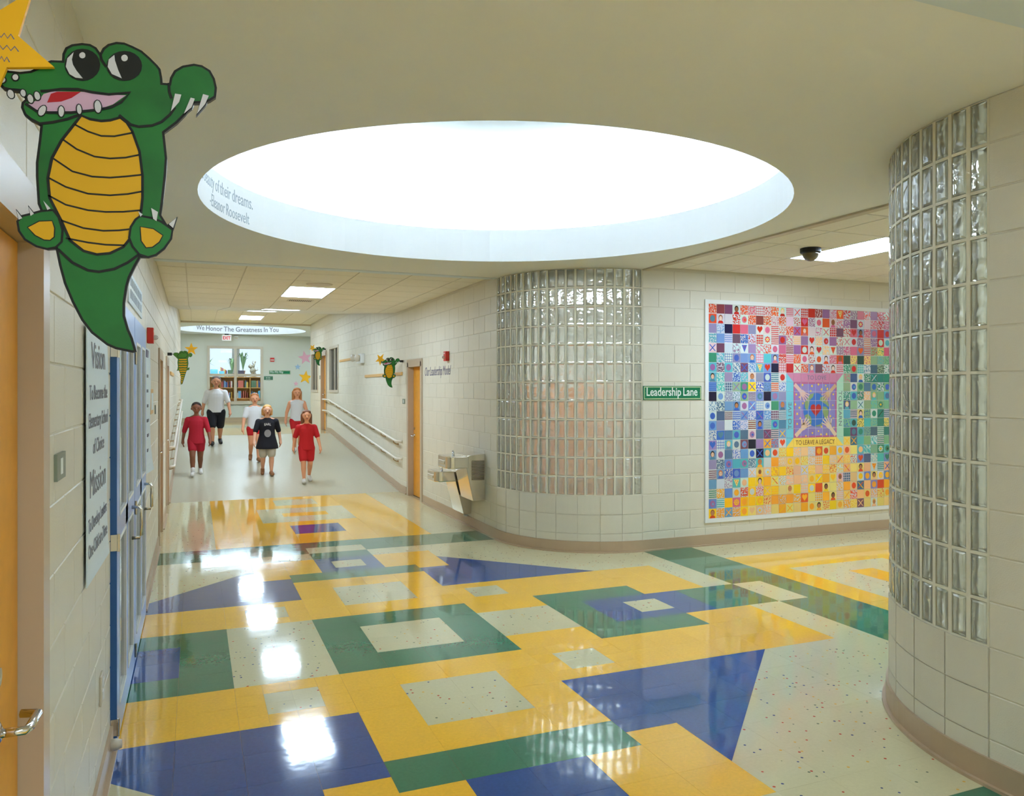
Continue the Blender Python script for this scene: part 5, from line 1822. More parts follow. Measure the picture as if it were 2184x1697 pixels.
def mural_tile(T, r, c_, code):
    g = .008
    x0, x1 = MX0 + c_ * MP + g, MX0 + (c_ + 1) * MP - g
    z1, z0 = MZ1 - r * MP - g, MZ1 - (r + 1) * MP + g
    cx_, cz, w_ = (x0 + x1) / 2, (z0 + z1) / 2, x1 - x0
    zn = zone(r, c_)
    inkc = random.choice(INK[zn])
    base = MC.get(code[0], MC['W'])
    if code[0] not in 'Wpgyb' and code[1] in '*#~=':
        inkc = random.choice('WWp') if code[0] not in 'WpyY' else inkc
    if MC[inkc] == base:
        inkc = 'W'
    ground, ink = lin(jit(base)), lin(jit(MC[inkc]))
    q = [(x0, z0), (x1, z0), (x1, z1), (x0, z1)]
    p = code[1]
    T.poly(q, .034, .0, ground, ink, p if p in '*#~=' else '.')
    D = .036
    if p == 'h':
        T.poly(heart(cx_, cz, w_ * .74, w_ * .8), D, .03, ink)
    elif p == 'o':
        T.poly(disc(cx_, cz, w_ * .33, w_ * .36), D, .03, ink)
        if random.random() < .35:
            T.poly(disc(cx_ + w_ * .05, cz - w_ * .03, w_ * .14), D + .0015, .03, lin(MC[random.choice(INK[zn])]))
    elif p == 'f':
        hair = lin(random.choice(((60, 38, 28), (228, 196, 96), (150, 88, 50), (30, 22, 24), (200, 110, 60))))
        skin = lin(random.choice(((232, 190, 160), (196, 130, 86), (150, 92, 60), (240, 205, 185))))
        T.poly(disc(cx_, cz + w_ * .1, w_ * .27, w_ * .33), D, .03, hair)
        T.poly([(cx_ - w_ * .36, z0), (cx_ + w_ * .36, z0), (cx_ + w_ * .26, cz - w_ * .24), (cx_, cz - w_ * .18), (cx_ - w_ * .26, cz - w_ * .24)], D, .03, ink)
        T.poly(disc(cx_, cz + w_ * .04, w_ * .2, w_ * .25), D + .0015, .03, skin)
        for s_ in (-1, 1):
            T.poly(disc(cx_ + s_ * w_ * .07, cz + w_ * .09, w_ * .025, n=6), D + .003, .03, lin((40, 30, 30)))
        T.poly([(cx_ - w_ * .08, cz - w_ * .07), (cx_, cz - w_ * .11), (cx_ + w_ * .08, cz - w_ * .07), (cx_, cz - w_ * .085)], D + .003, .03, lin((180, 60, 60)))
    elif p == 'x':
        for s_ in (-1, 1):
            dx, dz, tk = w_ * .36 * s_, w_ * .36, w_ * .07
            T.poly([(cx_ - dx - tk, cz - dz), (cx_ - dx + tk, cz - dz), (cx_ + dx + tk, cz + dz), (cx_ + dx - tk, cz + dz)], D + .0008 * s_, .03, ink if s_ > 0 else lin(MC[random.choice(INK[zn])]))
    elif p == '+':
        for k in range(8):
            a = 2 * PI * k / 8
            T.poly(disc(cx_ + w_ * .26 * math.cos(a), cz + w_ * .26 * math.sin(a), w_ * .1, n=8), D, .03, ink)
        T.poly(disc(cx_, cz, w_ * .12, n=8), D + .0015, .03, lin(MC['Y']))
    elif p == 't':
        T.poly([(cx_ - w_ * .36, cz + w_ * .38), (cx_ + w_ * .36, cz + w_ * .38), (cx_ + .02 * w_, cz - w_ * .42)], D, .03, lin(MC['y'] if code[0] in 'OT' else MC[inkc]))
        for (a, b) in ((-.12, .25), (.14, .2), (0, 0)):
            T.poly(disc(cx_ + a * w_, cz + b * w_, w_ * .06, n=6), D + .0015, .03, lin(MC['R']))


mural = thing('tile_mural', 'large mural of small painted tiles in a white frame, globe and heart in its centre', 'mural', (MX0 + 14 * MP, YN, .8))
fr = MB()
MX1, MZ0 = MX0 + 28 * MP, MZ1 - 22 * MP
g = .15
for (a, b, p, q) in ((MX0 - g, MX1 + g, MZ1, MZ1 + g), (MX0 - g, MX1 + g, MZ0 - g, MZ0), (MX0 - g, MX0, MZ0, MZ1), (MX1, MX1 + g, MZ0, MZ1)):
    fr.box(a, b, YN - .05, YN, p, q)
fr.build('frame', 'white_paint', mural)
box('grout_bed', 'white_paint', mural, MX0, MX1, YN - .024, YN, MZ0, MZ1)
jobs = []
for r, row in enumerate(ROWS):
    cs_ = row.split()
    cs_ = cs_ + [random.choice(cs_[18:24]) for _ in range(28 - len(cs_))]
    for c_, code in enumerate(cs_):
        if code != ',,':
            if code[1] not in '.*#~=ofhx+t':
                code = code[0] + '*'
            jobs.append((c_ + .001 * r, r, c_, code))
jobs.sort()
rest = Tiles()
for n_, (k_, r, c_, code) in enumerate(jobs):
    if n_ < 236:
        T = Tiles()
        mural_tile(T, r, c_, code)
        T.build('painted_tile', mural)
    else:
        mural_tile(rest, r, c_, code)
o = rest.build('painted_tile_field', mural)
o['kind'] = 'stuff'

# centre panel: 8 x 8 tiles, mitred lettered border around the globe picture
CX0, CZ1 = MX0 + 10 * MP, MZ1 - 7 * MP
BORD = {'top': (204, 128, 160), 'left': (116, 196, 212), 'right': (176, 216, 190), 'bottom': (250, 212, 92)}
for r in range(8):
    for c_ in range(8):
        x0, x1 = CX0 + c_ * MP + .006, CX0 + (c_ + 1) * MP - .006
        z1, z0 = CZ1 - r * MP - .006, CZ1 - (r + 1) * MP + .006
        T = Tiles()
        if 0 < r < 7 and 0 < c_ < 7:
            T.poly([(x0, z0), (x1, z0), (x1, z1), (x0, z1)], .034, 0, lin(jit((142, 126, 186))))
        else:
            for tri in (((x0, z0), (x1, z0), (x1, z1)), ((x0, z0), (x1, z1), (x0, z1)), ((x0, z0), (x1, z0), (x0, z1)), ((x1, z0), (x1, z1), (x0, z1)))[(0 if (r, c_) in ((0, 7), (7, 0)) else 2):][:2]:
                u = sum(p[0] for p in tri) / 3 - (CX0 + 4 * MP)
                v = sum(p[1] for p in tri) / 3 - (CZ1 - 4 * MP)
                sd = ('top' if v > 0 else 'bottom') if abs(v) > abs(u) else ('right' if u > 0 else 'left')
                T.poly(list(tri), .034, 0, lin(BORD[sd]))
        T.build('painted_tile', mural)
PX0, PX1, PZ1, PZ0 = CX0 + MP, CX0 + 7 * MP, CZ1 - MP, CZ1 - 7 * MP
pcx, pcz, PW = (PX0 + PX1) / 2, (PZ0 + PZ1) / 2, 6 * MP
art = lambda u, v: (PX0 + u * PW, PZ1 - v * PW)       # u,v 0..1 from top left


def art_part(name, polys, colour, layer):
    T = Tiles()
    for p in polys:
        T.poly(p, .034 + .0015 * layer, .033, lin(colour))
    return T.build(name, mural)


T = []
gb = .03
art_part('picture_border', [[art(0, 0), art(1, 0), art(1, gb), art(0, gb)], [art(0, 1 - gb), art(1, 1 - gb), art(1, 1), art(0, 1)], [art(0, gb), art(gb, gb), art(gb, 1 - gb), art(0, 1 - gb)], [art(1 - gb, gb), art(1, gb), art(1, 1 - gb), art(1 - gb, 1 - gb)]], (186, 96, 140), 1)
art_part('globe', [disc(pcx + .02 * PW, pcz - .0 * PW, .3 * PW, .305 * PW, 36)], (58, 112, 190), 1)
art_part('continent', [[art(*p) for p in pl] for pl in (
    [(.30, .30), (.38, .22), (.47, .20), (.44, .27), (.37, .32), (.35, .42), (.31, .52), (.26, .46), (.25, .37)],
    [(.25, .60), (.33, .57), (.40, .64), (.41, .74), (.38, .77), (.33, .70), (.27, .66)],
    [(.62, .27), (.70, .25), (.78, .33), (.82, .42), (.80, .45), (.74, .40), (.66, .36), (.60, .33)],
    [(.68, .44), (.76, .45), (.81, .52), (.80, .62), (.75, .70), (.70, .62), (.67, .53)],
    [(.48, .79), (.60, .77), (.66, .74), (.64, .79), (.55, .805)])], (136, 158, 104), 2)
art_part('heart', [heart(art(.51, .5)[0], art(.51, .515)[1], .25 * PW, .235 * PW)], (186, 40, 36), 3)


def hand_art(wx, wz, ang, sc, colour, flip=1):
    """palm, forearm and five fingers as one painted hand; ang: direction of the fingers"""
    polys = []
    ca, sa = math.cos(ang), math.sin(ang)
    tr = lambda a, b: art(wx + (a * ca - b * sa * flip) * sc, wz + (a * sa + b * ca * flip) * sc)
    polys.append([tr(-.9, -.16), tr(-.1, -.15), tr(.1, -.26), tr(.45, -.26), tr(.45, .26), tr(.1, .24), tr(-.1, .15), tr(-.9, .16)])
    for b, ln, sp in ((-.22, .42, -.16), (-.08, .52, -.04), (.07, .50, .06), (.21, .40, .18)):
        polys.append([tr(.42, b - .06), tr(.42 + ln, b + sp - .045), tr(.44 + ln, b + sp + .045), tr(.42, b + .06)])
    polys.append([tr(.05, -.2), tr(.2, -.2), tr(.45, -.52), tr(.36, -.6)])
    art_part('hand', polys, colour, 4)


hand_art(.17, .17, .72, .22, (226, 184, 170), -1)
hand_art(.83, .18, 2.42, .22, (206, 166, 130))
hand_art(.2, .83, -.72, .23, (226, 190, 158))
hand_art(.84, .82, -2.3, .23, (224, 196, 166), -1)
rs = random.Random(5)
stars = []
for (u, v) in ((.2, .05), (.42, .07), (.57, .04), (.74, .06), (.64, .13), (.78, .12), (.39, .16), (.06, .22), (.13, .27), (.92, .22), (.04, .4), (.13, .46), (.21, .38), (.91, .42), (.84, .5), (.08, .57), (.15, .65), (.85, .62), (.92, .66), (.08, .75), (.23, .75), (.93, .83), (.28, .97), (.43, .92), (.57, .89), (.63, .95), (.76, .95), (.64, .81)):
    x, z = art(u, v)
    stars.append(star_poly(x, z, rs.uniform(.018, .034) * PW, .012 * PW, rs.uniform(0, 1)))
art_part('painted_star', stars, (246, 204, 70), 4)
grid = []
for k in range(1, 6):
    grid.append([art(k / 6 - .003, 0), art(k / 6 + .003, 0), art(k / 6 + .003, 1), art(k / 6 - .003, 1)])
art_part('joint_line', grid, (196, 192, 214), 5)
grid = []
for k in range(1, 6):
    grid.append([art(0, k / 6 - .003), art(1, k / 6 - .003), art(1, k / 6 + .003), art(0, k / 6 + .003)])
art_part('joint_line', grid, (196, 192, 214), 5)
yl = YN - .035
text_part('lettering', 'TO LOVE', .24, 'ink_violet', (CX0 + 4.2 * MP, yl, CZ1 - .72 * MP), (1, 0, 0), (0, 0, 1), mural, depth=.003, align='CENTER', width=1.0)
text_part('lettering', 'TO LEAVE A LEGACY', .26, 'hair_brown', (CX0 + 4.0 * MP, yl, CZ1 - 7.76 * MP), (1, 0, 0), (0, 0, 1), mural, depth=.003, align='CENTER', width=.82)
text_part('lettering', 'TO LIVE', .24, 'ink_grey', (CX0 + .72 * MP, yl, CZ1 - 4.6 * MP), (0, 0, 1), (-1, 0, 0), mural, depth=.003, align='CENTER', width=1.25)
text_part('lettering', 'TO LEARN', .24, 'ink_grey', (CX0 + 7.3 * MP, yl, CZ1 - 3.9 * MP), (0, 0, -1), (1, 0, 0), mural, depth=.003, align='CENTER', width=1.25)

# ================================================================ LIBRARY BEHIND THE FAR WINDOW
room_shell('library', -12, 15, 76.5, 98, 2, 12.6, ('floor', 'ceiling', 'west', 'east'), 'ceiling_white')
block_wall('wall_library_north', 'y', 98.0, -1, -12, 15, 2, 12.6, [(-11.5, 2.2, 5, 11.8), (3.2, 14.5, 5, 11.8)], m='ceiling_white')
troffer((-2.4, -.4, 77.4, 81.4), lambda y: 12.58, 'ceiling light inside the library behind the far window')
troffer((3.6, 5.6, 77.4, 81.4), lambda y: 12.58, 'right ceiling light inside the library behind the far window')
LY, LXS = 4.2, 1.045            # how far the library furniture stands back from the window, and its spread


def lx(v):
    return -2.7 + (v + 2.7) * LXS


def bookcase(x0, x1, y0, y1, shelves, top, label, seed):
    t_ = thing('bookcase', label, 'bookcase', ((x0 + x1) / 2, (y0 + y1) / 2, 2.0), 'library bookcases')
    for x in (x0, (x0 + x1) / 2 - .04, x1 - .08):
        box('side_panel', 'book_shelf', t_, x, x + .08, y0, y1, 2.0, top)
    box('back_panel', 'book_shelf', t_, x0 + .08, x1 - .08, y1 - .06, y1, 2.0, top)
    for z in shelves + [top]:
        box('shelf', 'book_shelf', t_, x0 + .02, x1 - .02, y0, y1 - .06, z - .07, z)
    rr = random.Random(seed)
    cols = [(150, 60, 50), (60, 80, 120), (210, 200, 180), (90, 110, 80), (190, 140, 60), (70, 60, 70), (180, 90, 70), (120, 140, 160)]
    return t_


BOOKM = [mat('book_%d' % k, c_, .6) for k, c_ in enumerate([(150, 60, 50), (60, 80, 120), (214, 204, 184), (90, 110, 80), (200, 150, 60), (70, 60, 70), (186, 96, 76), (122, 146, 168), (226, 190, 90), (110, 190, 214)])]


BOOKN = ['red', 'navy', 'cream', 'green', 'mustard', 'dark', 'rust', 'grey-blue', 'yellow', 'sky blue']


def book(x, y, z, w_, h_, d_, mi, label, group, lean=0):
    t_ = thing('book', label, 'book', (x + w_ / 2, y + d_ / 2, z), group)
    box('cover', BOOKM[mi], t_, x, x + w_, y, y + d_, z, z + h_)
    box('pages', 'paper_white', t_, x + w_ * .12, x + w_ * .88, y + .02, y + d_ - .01, z + h_, z + h_ + .004)


bookcase(lx(1.75), lx(4.9), 77.2 + LY, 78.2 + LY, [4.6, 5.9], 7.2, 'wooden library bookcase behind the right window panes', 3)
bookcase(lx(-1.6), lx(1.6), 77.2 + LY, 78.2 + LY, [4.6, 5.9], 7.2, 'wooden library bookcase behind the left window panes', 4)
rb = random.Random(9)
for (xa, xb, z) in ((1.9, 3.25, 4.6), (3.4, 4.75, 4.6), (1.9, 3.25, 5.9), (3.4, 4.75, 5.9), (-1.45, -.1, 4.6), (.05, 1.45, 4.6), (-1.45, -.1, 5.9), (.05, 1.45, 5.9)):
    xa, xb = lx(xa), lx(xb)
    x = xa
    while x < xb - .14:
        w_ = rb.uniform(.07, .13)
        if rb.random() < .8:
            mi = rb.randrange(10)
            book(x, 77.25 + LY, z, w_, rb.uniform(.6, .9), .6, mi, '%s upright book on the %s shelf of the %s library bookcase' % (BOOKN[mi], 'lower' if z < 5 else 'upper', 'right' if xa > 1.6 else 'left'), 'library shelf books')
        x += w_ + .012
for (x, w_, h_, mi, lab) in ((-1.05, .85, .9, 9, 'wide pale blue book displayed on the left of the library window'), (-.1, .6, .7, 9, 'smaller pale blue book displayed behind the left window pane'), (.85, .55, .85, 3, 'green picture book standing on the library bookcase'), (2.0, .7, .8, 5, 'dark picture book standing left of the figurine')):
    book(lx(x), 77.5 + LY, 7.2, w_, h_, .08, mi, lab, 'books on top of the library bookcase')
book(lx(2.0), 77.22 + LY, 5.9, .62, .85, .05, 6, 'rose book facing out on the upper shelf of the right library bookcase', 'books facing out on the library shelves')
book(lx(3.45), 77.22 + LY, 5.9, .6, .85, .05, 3, 'green book facing out on the upper shelf of the right library bookcase', 'books facing out on the library shelves')
TALLB = ['tallest mustard book at the left end of the upright row on the bookcase', 'red book next to the tallest mustard one on the bookcase', 'rust book in the left half of the upright row on the bookcase',
         'bright yellow book in the middle of the upright row on the bookcase', 'shorter mustard book right of the bright yellow one', 'short red book near the right end of the upright row', 'shortest navy book at the right end of the upright row']
for k, x in enumerate((.05, .17, .29, .41, .53, .62, .70)):
    book(lx(x), 77.8 + LY, 7.2, .1, 1.2 - .07 * k, .3, (4, 0, 6, 8, 4, 0, 1)[k], TALLB[k], 'row of tall books on the bookcase')

# figurine in the window
FX = lx(3.7) - 3.7
t = thing('figurine', 'grey-brown rearing animal figurine on the library bookcase', 'figurine', (FX + 3.7, (77.6 + LY), 7.2))
mb = MB()
mb.ball((FX + 3.7, (77.6 + LY), 7.28), (.5, .25, .08), 14, 6)
mb.build('base', 'sculpture', t)
mb = MB()
mb.ball((FX + 3.65, (77.6 + LY), 8.0), (.36, .25, .42), 14, 9)
mb.ball((FX + 3.4, (77.6 + LY), 8.5), (.3, .2, .24), 12, 8)
mb.tube([(FX + 3.5, (77.6 + LY), 8.2), (FX + 3.3, (77.6 + LY), 8.75), (FX + 3.15, (77.6 + LY), 8.45)], [.16, .14, .08], 8)
mb.tube([(FX + 3.6, (77.55 + LY), 7.8), (FX + 3.5, (77.55 + LY), 7.5), (FX + 3.55, (77.55 + LY), 7.25)], [.14, .09, .07], 8)
mb.tube([(FX + 3.85, (77.6 + LY), 7.8), (FX + 4.0, (77.6 + LY), 7.5), (FX + 3.9, (77.6 + LY), 7.25)], [.15, .1, .08], 8)
mb.tube([(FX + 3.95, (77.6 + LY), 8.0), (FX + 4.25, (77.6 + LY), 8.1), (FX + 4.2, (77.6 + LY), 8.4)], [.1, .06, .03], 7)
mb.build('animal', 'sculpture', t, smooth=True)
mb = MB()
mb.tube([(FX + 3.7, (77.6 + LY), 8.3), (FX + 3.78, (77.6 + LY), 8.7), (FX + 3.9, (77.6 + LY), 9.0)], [.14, .12, .08], 8)
mb.ball((FX + 3.93, (77.6 + LY), 9.08), .11, 10, 7)
mb.tube([(FX + 3.75, (77.6 + LY), 8.7), (FX + 3.6, (77.6 + LY), 8.95), (FX + 3.68, (77.6 + LY), 9.2)], [.06, .05, .04], 7)
mb.build('rider', 'sculpture', t, smooth=True)


def plant(x, y, z, h_, n, spread, m, label, seed):
    t_ = thing('potted_plant', label, 'plant', (x, y, z), 'library plants')
    mb_ = MB()
    mb_.lathe((x, y, z), [(.22, 0), (.3, .4), (.32, .45)], 14)
    mb_.build('pot', 'pot', t_)
    rr = random.Random(seed)
    for k in range(n):
        a = rr.uniform(0, 2 * PI)
        tip = (x + math.cos(a) * spread * rr.uniform(.5, 1), y + math.sin(a) * spread * .5, z + h_ * rr.uniform(.5, 1))
        mid = (x + (tip[0] - x) * .5, y + (tip[1] - y) * .5, z + h_ * rr.uniform(.6, .9))
        lf = MB()
        q = [Vector((x, y, z + .4)), Vector(mid), Vector(tip)]
        sd = Vector((-math.sin(a), math.cos(a), .3)).normalized()
        pts, ws = [], (.02, .1, .005)
        lf.add([q[0] - sd * ws[0], q[0] + sd * ws[0], q[1] + sd * ws[1], q[1] - sd * ws[1], q[2] + sd * ws[2], q[2] - sd * ws[2]], [(0, 1, 2, 3), (3, 2, 4, 5)])
        lf.build('leaf', m, t_)


plant(-1.5, 82.9, 7.2, 2.4, 22, 1.1, 'leaf', 'leafy plant at the left edge of the library window', 1)
plant(1.6, 83.4, 7.2, 2.6, 22, .7, 'leaf_pale', 'upright plant between the two upper library window panes', 2)
plant(2.95, 85, 7.6, 3.0, 26, .9, 'leaf_pale', 'spiky pale plant behind the right upper window pane', 3)
for (x, y, zt, lab) in ((-1.5, 82.9, 7.2, 'left'), (1.6, 83.4, 7.2, 'middle'), (2.95, 85, 7.6, 'right')):
    t = thing('plant_stand', 'plain wooden stand under the %s library plant' % lab, 'stand', (x, y, 2.0), 'plant stands')
    box('top', 'book_shelf', t, x - .45, x + .45, y - .42, y + .45, zt - .08, zt)
    for (a, b) in ((-1, -1), (1, -1), (-1, 1), (1, 1)):
        box('leg', 'book_shelf', t, x + a * .36 - .04, x + a * .36 + .04, y + b * .33 - .04, y + b * .33 + .04, 2.0, zt - .08)

# furniture seen through the glass block corners
t = thing('storage_cabinet', 'tall peach cabinet behind the far glass block corner', 'cabinet', (12.5, 13.5, 0))
box('body', 'inner_peach', t, 10.2, 15.5, 12.6, 14.0, 0, 5.8)
for k in range(3):
    dr = box('door', 'inner_peach', t, 10.3 + k * 1.75, 11.95 + k * 1.75, 12.52, 12.6, 1.8, 5.7)
    box('knob', 'dark_slot', dr, 11.8 + k * 1.75, 11.86 + k * 1.75, 12.46, 12.52, 3.4, 3.6)
t = thing('low_bench', 'brown bench in front of the peach cabinet', 'bench', (12.5, 11, 0))
box('seat', 'inner_brown', t, 10.5, 15.0, 10.2, 11.4, 1.6, 1.75)
for x in (10.6, 12.7, 14.8):
    box('leg', 'inner_brown', t, x, x + .12, 10.3, 11.3, 0, 1.6)
# ================================================================ PEOPLE
def capsule(mb_, p0, p1, r0, r1, n=12):
    """closed round cone between two joints"""
    p0, p1 = Vector(p0), Vector(p1)
    ax = p1 - p0
    L = max(ax.length, 1e-4)
    prof = []
    for k in range(1, 5):
        a = -PI / 2 + PI / 2 * k / 5
        prof.append((r0 * math.cos(a), r0 * math.sin(a)))
    prof = [(r0 * .02, -r0)] + prof
    for k in range(1, 5):
        a = PI / 2 * k / 5
        if k == 1:
            prof.append((r0, 0.0))
            prof.append((r1, L))
        prof.append((r1 * math.cos(a), L + r1 * math.sin(a)))
    prof.append((r1 * .02, L + r1))
    mb_.lathe(p0, prof, n, ax if ax.length > 1e-5 else (0, 0, 1))


def trunk(mb_, W, rings, n=18):
    """closed volume through elliptical rings (z, half width, half depth, y offset)"""
    vs_, fs = [], []
    for (z, a, b, oy) in rings:
        vs_ += [W((a * math.cos(2 * PI * k / n), oy + b * math.sin(2 * PI * k / n), z)) for k in range(n)]
    for i in range(len(rings) - 1):
        for k in range(n):
            p, q = i * n + k, i * n + (k + 1) % n
            fs.append((p, q, q + n, p + n))
    fs.append(list(range(n - 1, -1, -1)))
    fs.append([(len(rings) - 1) * n + k for k in range(n)])
    mb_.add(vs_, fs)


def melt(mb_, name, m, parent, voxel, smooth=4, ground=None, squash=None):
    """fuses overlapping volumes into one continuous skin"""
    me = bpy.data.meshes.new('tmp')
    me.from_pydata([(v * S)[:] for v in mb_.v], [], mb_.f)
    ob = bpy.data.objects.new('tmp', me)
    COL.objects.link(ob)
    bm = bmesh.new()
    bm.from_mesh(me)
    bmesh.ops.recalc_face_normals(bm, faces=bm.faces)
    bm.to_mesh(me)
    bm.free()
    r = ob.modifiers.new('r', 'REMESH')
    r.mode = 'VOXEL'
    r.voxel_size = voxel
    s_ = ob.modifiers.new('s', 'SMOOTH')
    s_.factor = .5
    s_.iterations = smooth
    dg = bpy.context.evaluated_depsgraph_get()
    out = bpy.data.meshes.new_from_object(ob.evaluated_get(dg))
    bpy.data.objects.remove(ob)
    bpy.data.meshes.remove(me)
    base = wloc(parent) * S
    g = None if ground is None else ground * S
    for v in out.vertices:
        co = v.co.copy()
        if g is not None and co.z < g:
            co.z = g
        v.co = co - base
    out.name = name
    out.materials.clear()
    out.materials.append(MATS[m])
    out.polygons.foreach_set('use_smooth', [True] * len(out.polygons))
    o_ = bpy.data.objects.new(name, out)
    COL.objects.link(o_)
    o_.parent = parent
    LOC[o_.name] = wloc(parent)
    return o_


def person(x, y, h, label, skin, shirt, shorts, hair, shoes, lead=1, sleeve=.75, short_len=.62, stride=.34, hair_len=0.0, turn=0.0, build=1.0, arm=.25, hide_leg=None, socks=None, shirt_low=0.0):
    """child or adult walking towards -y.  h in feet, lead: which side steps forward"""
    z0 = rz(y)
    t_ = thing('person', label, 'person', (x, y, z0), 'people walking down the ramp')
    ct, st = math.cos(turn), math.sin(turn)

    def W(p):
        return (x + (p[0] * ct - p[1] * st) * h, y + (p[0] * st + p[1] * ct) * h, z0 + p[2] * h)
    B = build
    # legs: lead foot in front, flat; trailing foot behind with the heel up
    hipz = .485
    J = {}
    for s_ in (-1, 1):
        f = s_ == lead
        hip = (s_ * .052 * B, 0, hipz)
        if f:
            knee = (s_ * .05 * B, -.10 * stride / .34, hipz - .222)
            ank = (s_ * .046 * B, -.125 * stride / .34, .052)
        else:
            knee = (s_ * .05 * B, -.005, hipz - .225)
            ank = (s_ * .05 * B, .14 * stride / .34, .085)
        J[s_] = (hip, knee, ank)
    body = MB()
    c = lambda p0, p1, r0, r1, mb_=body: capsule(mb_, W(p0), W(p1), r0 * h, r1 * h)
    for s_ in (-1, 1):
        hip, knee, ank = J[s_]
        c(hip, knee, .060 * B, .038)
        kc = tuple(knee[i] * .62 + ank[i] * .38 + (0.008 if i == 1 else 0) for i in range(3))
        c(knee, kc, .037, .036)
        c(kc, ank, .035, .022)
        toe = (ank[0] + s_ * .008, ank[1] - .085, .022 if s_ == lead else .02)
        c((ank[0], ank[1] + .012, ank[2] - .02), toe, .021, .017)
    # trunk, neck, head
    trunk(body, W, [(.435, .06 * B, .05 * B, .004), (.47, .092 * B, .064 * B, .005), (.53, .088 * B, .060 * B, .003), (.60, .078 * B, .054 * B, 0), (.68, .088 * B, .058 * B, 0), (.745, .096 * B, .056 * B, .003), (.79, .06 * B, .042 * B, .005)])
    for s_ in (-1, 1):
        c((s_ * .015, .006, .812), (s_ * .098 * B, .005, .768), .030, .034)
    c((0, .006, .79), (0, -.004, .86), .034, .031)
    hz = .925
    c((0, -.006, hz + .012), (0, .008, hz + .014), .064, .062)
    c((0, -.018, hz - .03), (0, -.014, hz - .002), .042, .055)
    c((0, -.066, hz - .004), (0, -.076, hz - .016), .006, .011)         # nose
    for s_ in (-1, 1):
        c((s_ * .064, .006, hz + .004), (s_ * .066, .008, hz - .018), .010, .008)     # ears
    # arms swing opposite to the legs
    for s_ in (-1, 1):
        sw = arm * (-1 if s_ == lead else 1)
        sh = (s_ * .108 * B, .005, .766)
        el = (s_ * (.112 * B + .042), .005 - .16 * math.sin(sw), .766 - .152)
        wr = (s_ * (.112 * B + .062), el[1] - .14 * math.sin(sw + .35), el[2] - .128)
        c(sh, el, .036, .027)
        c(el, wr, .026, .018)
        dr = Vector((el[0] * 0, wr[1] - el[1], wr[2] - el[2])).normalized()
        pw = Vector(wr) + dr * .038
        c(wr, pw[:], .019, .022)
        # four fingers of unequal length, slightly curled, and a thumb from the side of the palm
        for k, (off, ln) in enumerate(((-.018, .042), (-.006, .048), (.006, .045), (.017, .036))):
            b0 = pw + Vector((0, off, 0)) + dr * .012
            b1 = b0 + dr * ln * .55 + Vector((-s_ * .004, 0, 0))
            b2 = b1 + dr * ln * .45 + Vector((-s_ * .012, 0, 0))
            c(b0[:], b1[:], .0075, .007)
            c(b1[:], b2[:], .007, .006)
        tb = Vector(wr) + dr * .022 + Vector((0, -.018, 0))
        tm = tb + dr * .024 + Vector((0, -.016, 0))
        c(tb[:], tm[:], .009, .008)
        c(tm[:], (tm + dr * .02)[:], .008, .0065)
        J[('arm', s_)] = (sh, el, wr)
    bod = melt(body, 'body', skin, t_, .0085, 3)
    # face
    for s_ in (-1, 1):
        e = MB()
        e.ball(W((s_ * .023, -.0635, hz + .006)), (.0075 * h, .005 * h, .0055 * h), 8, 6)
        e.build('eye', 'eye_dark', t_, smooth=True)
    e = MB()
    e.ball(W((0, -.063, hz - .036)), (.017 * h, .006 * h, .005 * h), 10, 6)
    e.build('mouth', 'lips', t_, smooth=True)
    # hair
    hb = MB()
    c2 = lambda p0, p1, r0, r1: capsule(hb, W(p0), W(p1), r0 * h, r1 * h)
    c2((0, .010, hz + .022), (0, .022, hz + .010), .069, .067)
    c2((-.03, -.022, hz + .052), (.03, -.022, hz + .052), .028, .028)
    if hair_len > 0:
        for s_ in (-1, 1):
            c2((s_ * .048, .012, hz + .01), (s_ * .058, .012, hz - hair_len), .032, .022)
            c2((s_ * .02, .04, hz), (s_ * .028, .045, hz - hair_len - .01), .045, .03)
    melt(hb, 'hair', hair, t_, .009, 2)
    # shirt
    sb = MB()
    c3 = lambda p0, p1, r0, r1: capsule(sb, W(p0), W(p1), r0 * h, r1 * h)
    low = .475 - shirt_low
    ws = 1.0 + shirt_low * 3.2
    trunk(sb, W, [(low, .106 * B * ws, .078 * B * ws, -.002), (low + .03, .106 * B * ws, .077 * B * ws, 0), (.57, .101 * B, .072 * B, .002), (.64, .096 * B, .067 * B, 0), (.70, .100 * B, .067 * B, 0), (.75, .104 * B, .062 * B, .003), (.785, .078 * B, .050 * B, .005), (.82, .044 * B, .038 * B, .005)])
    for s_ in (-1, 1):
        c3((s_ * .02, .006, .800), (s_ * .094 * B, .005, .766), .034, .038)
    if sleeve > 0:
        for s_ in (-1, 1):
            sh, el, wr = J[('arm', s_)]
            f = min(sleeve, 1.0)
            e = tuple(sh[i] + (el[i] - sh[i]) * f for i in range(3))
            c3(sh, e, .043, .038 if sleeve < 1 else .034)
            if sleeve > 1:
                q = tuple(el[i] + (wr[i] - el[i]) * (sleeve - 1) for i in range(3))
                c3(el, q, .034, .028)
    melt(sb, 'shirt', shirt, t_, .010, 3)
    # shorts
    qb = MB()
    c4 = lambda p0, p1, r0, r1: capsule(qb, W(p0), W(p1), r0 * h, r1 * h)
    trunk(qb, W, [(.44, .10 * B, .070 * B, .004), (.48, .101 * B, .072 * B, .004), (.53, .090 * B, .063 * B, .003), (.54, .084 * B, .058 * B, .003)])
    for s_ in (-1, 1):
        hip, knee, ank = J[s_]
        e = tuple(hip[i] + (knee[i] - hip[i]) * short_len for i in range(3))
        c4((hip[0], hip[1], hip[2] - .01), e, .068 * B, .058)
    melt(qb, 'shorts', shorts, t_, .010, 2)
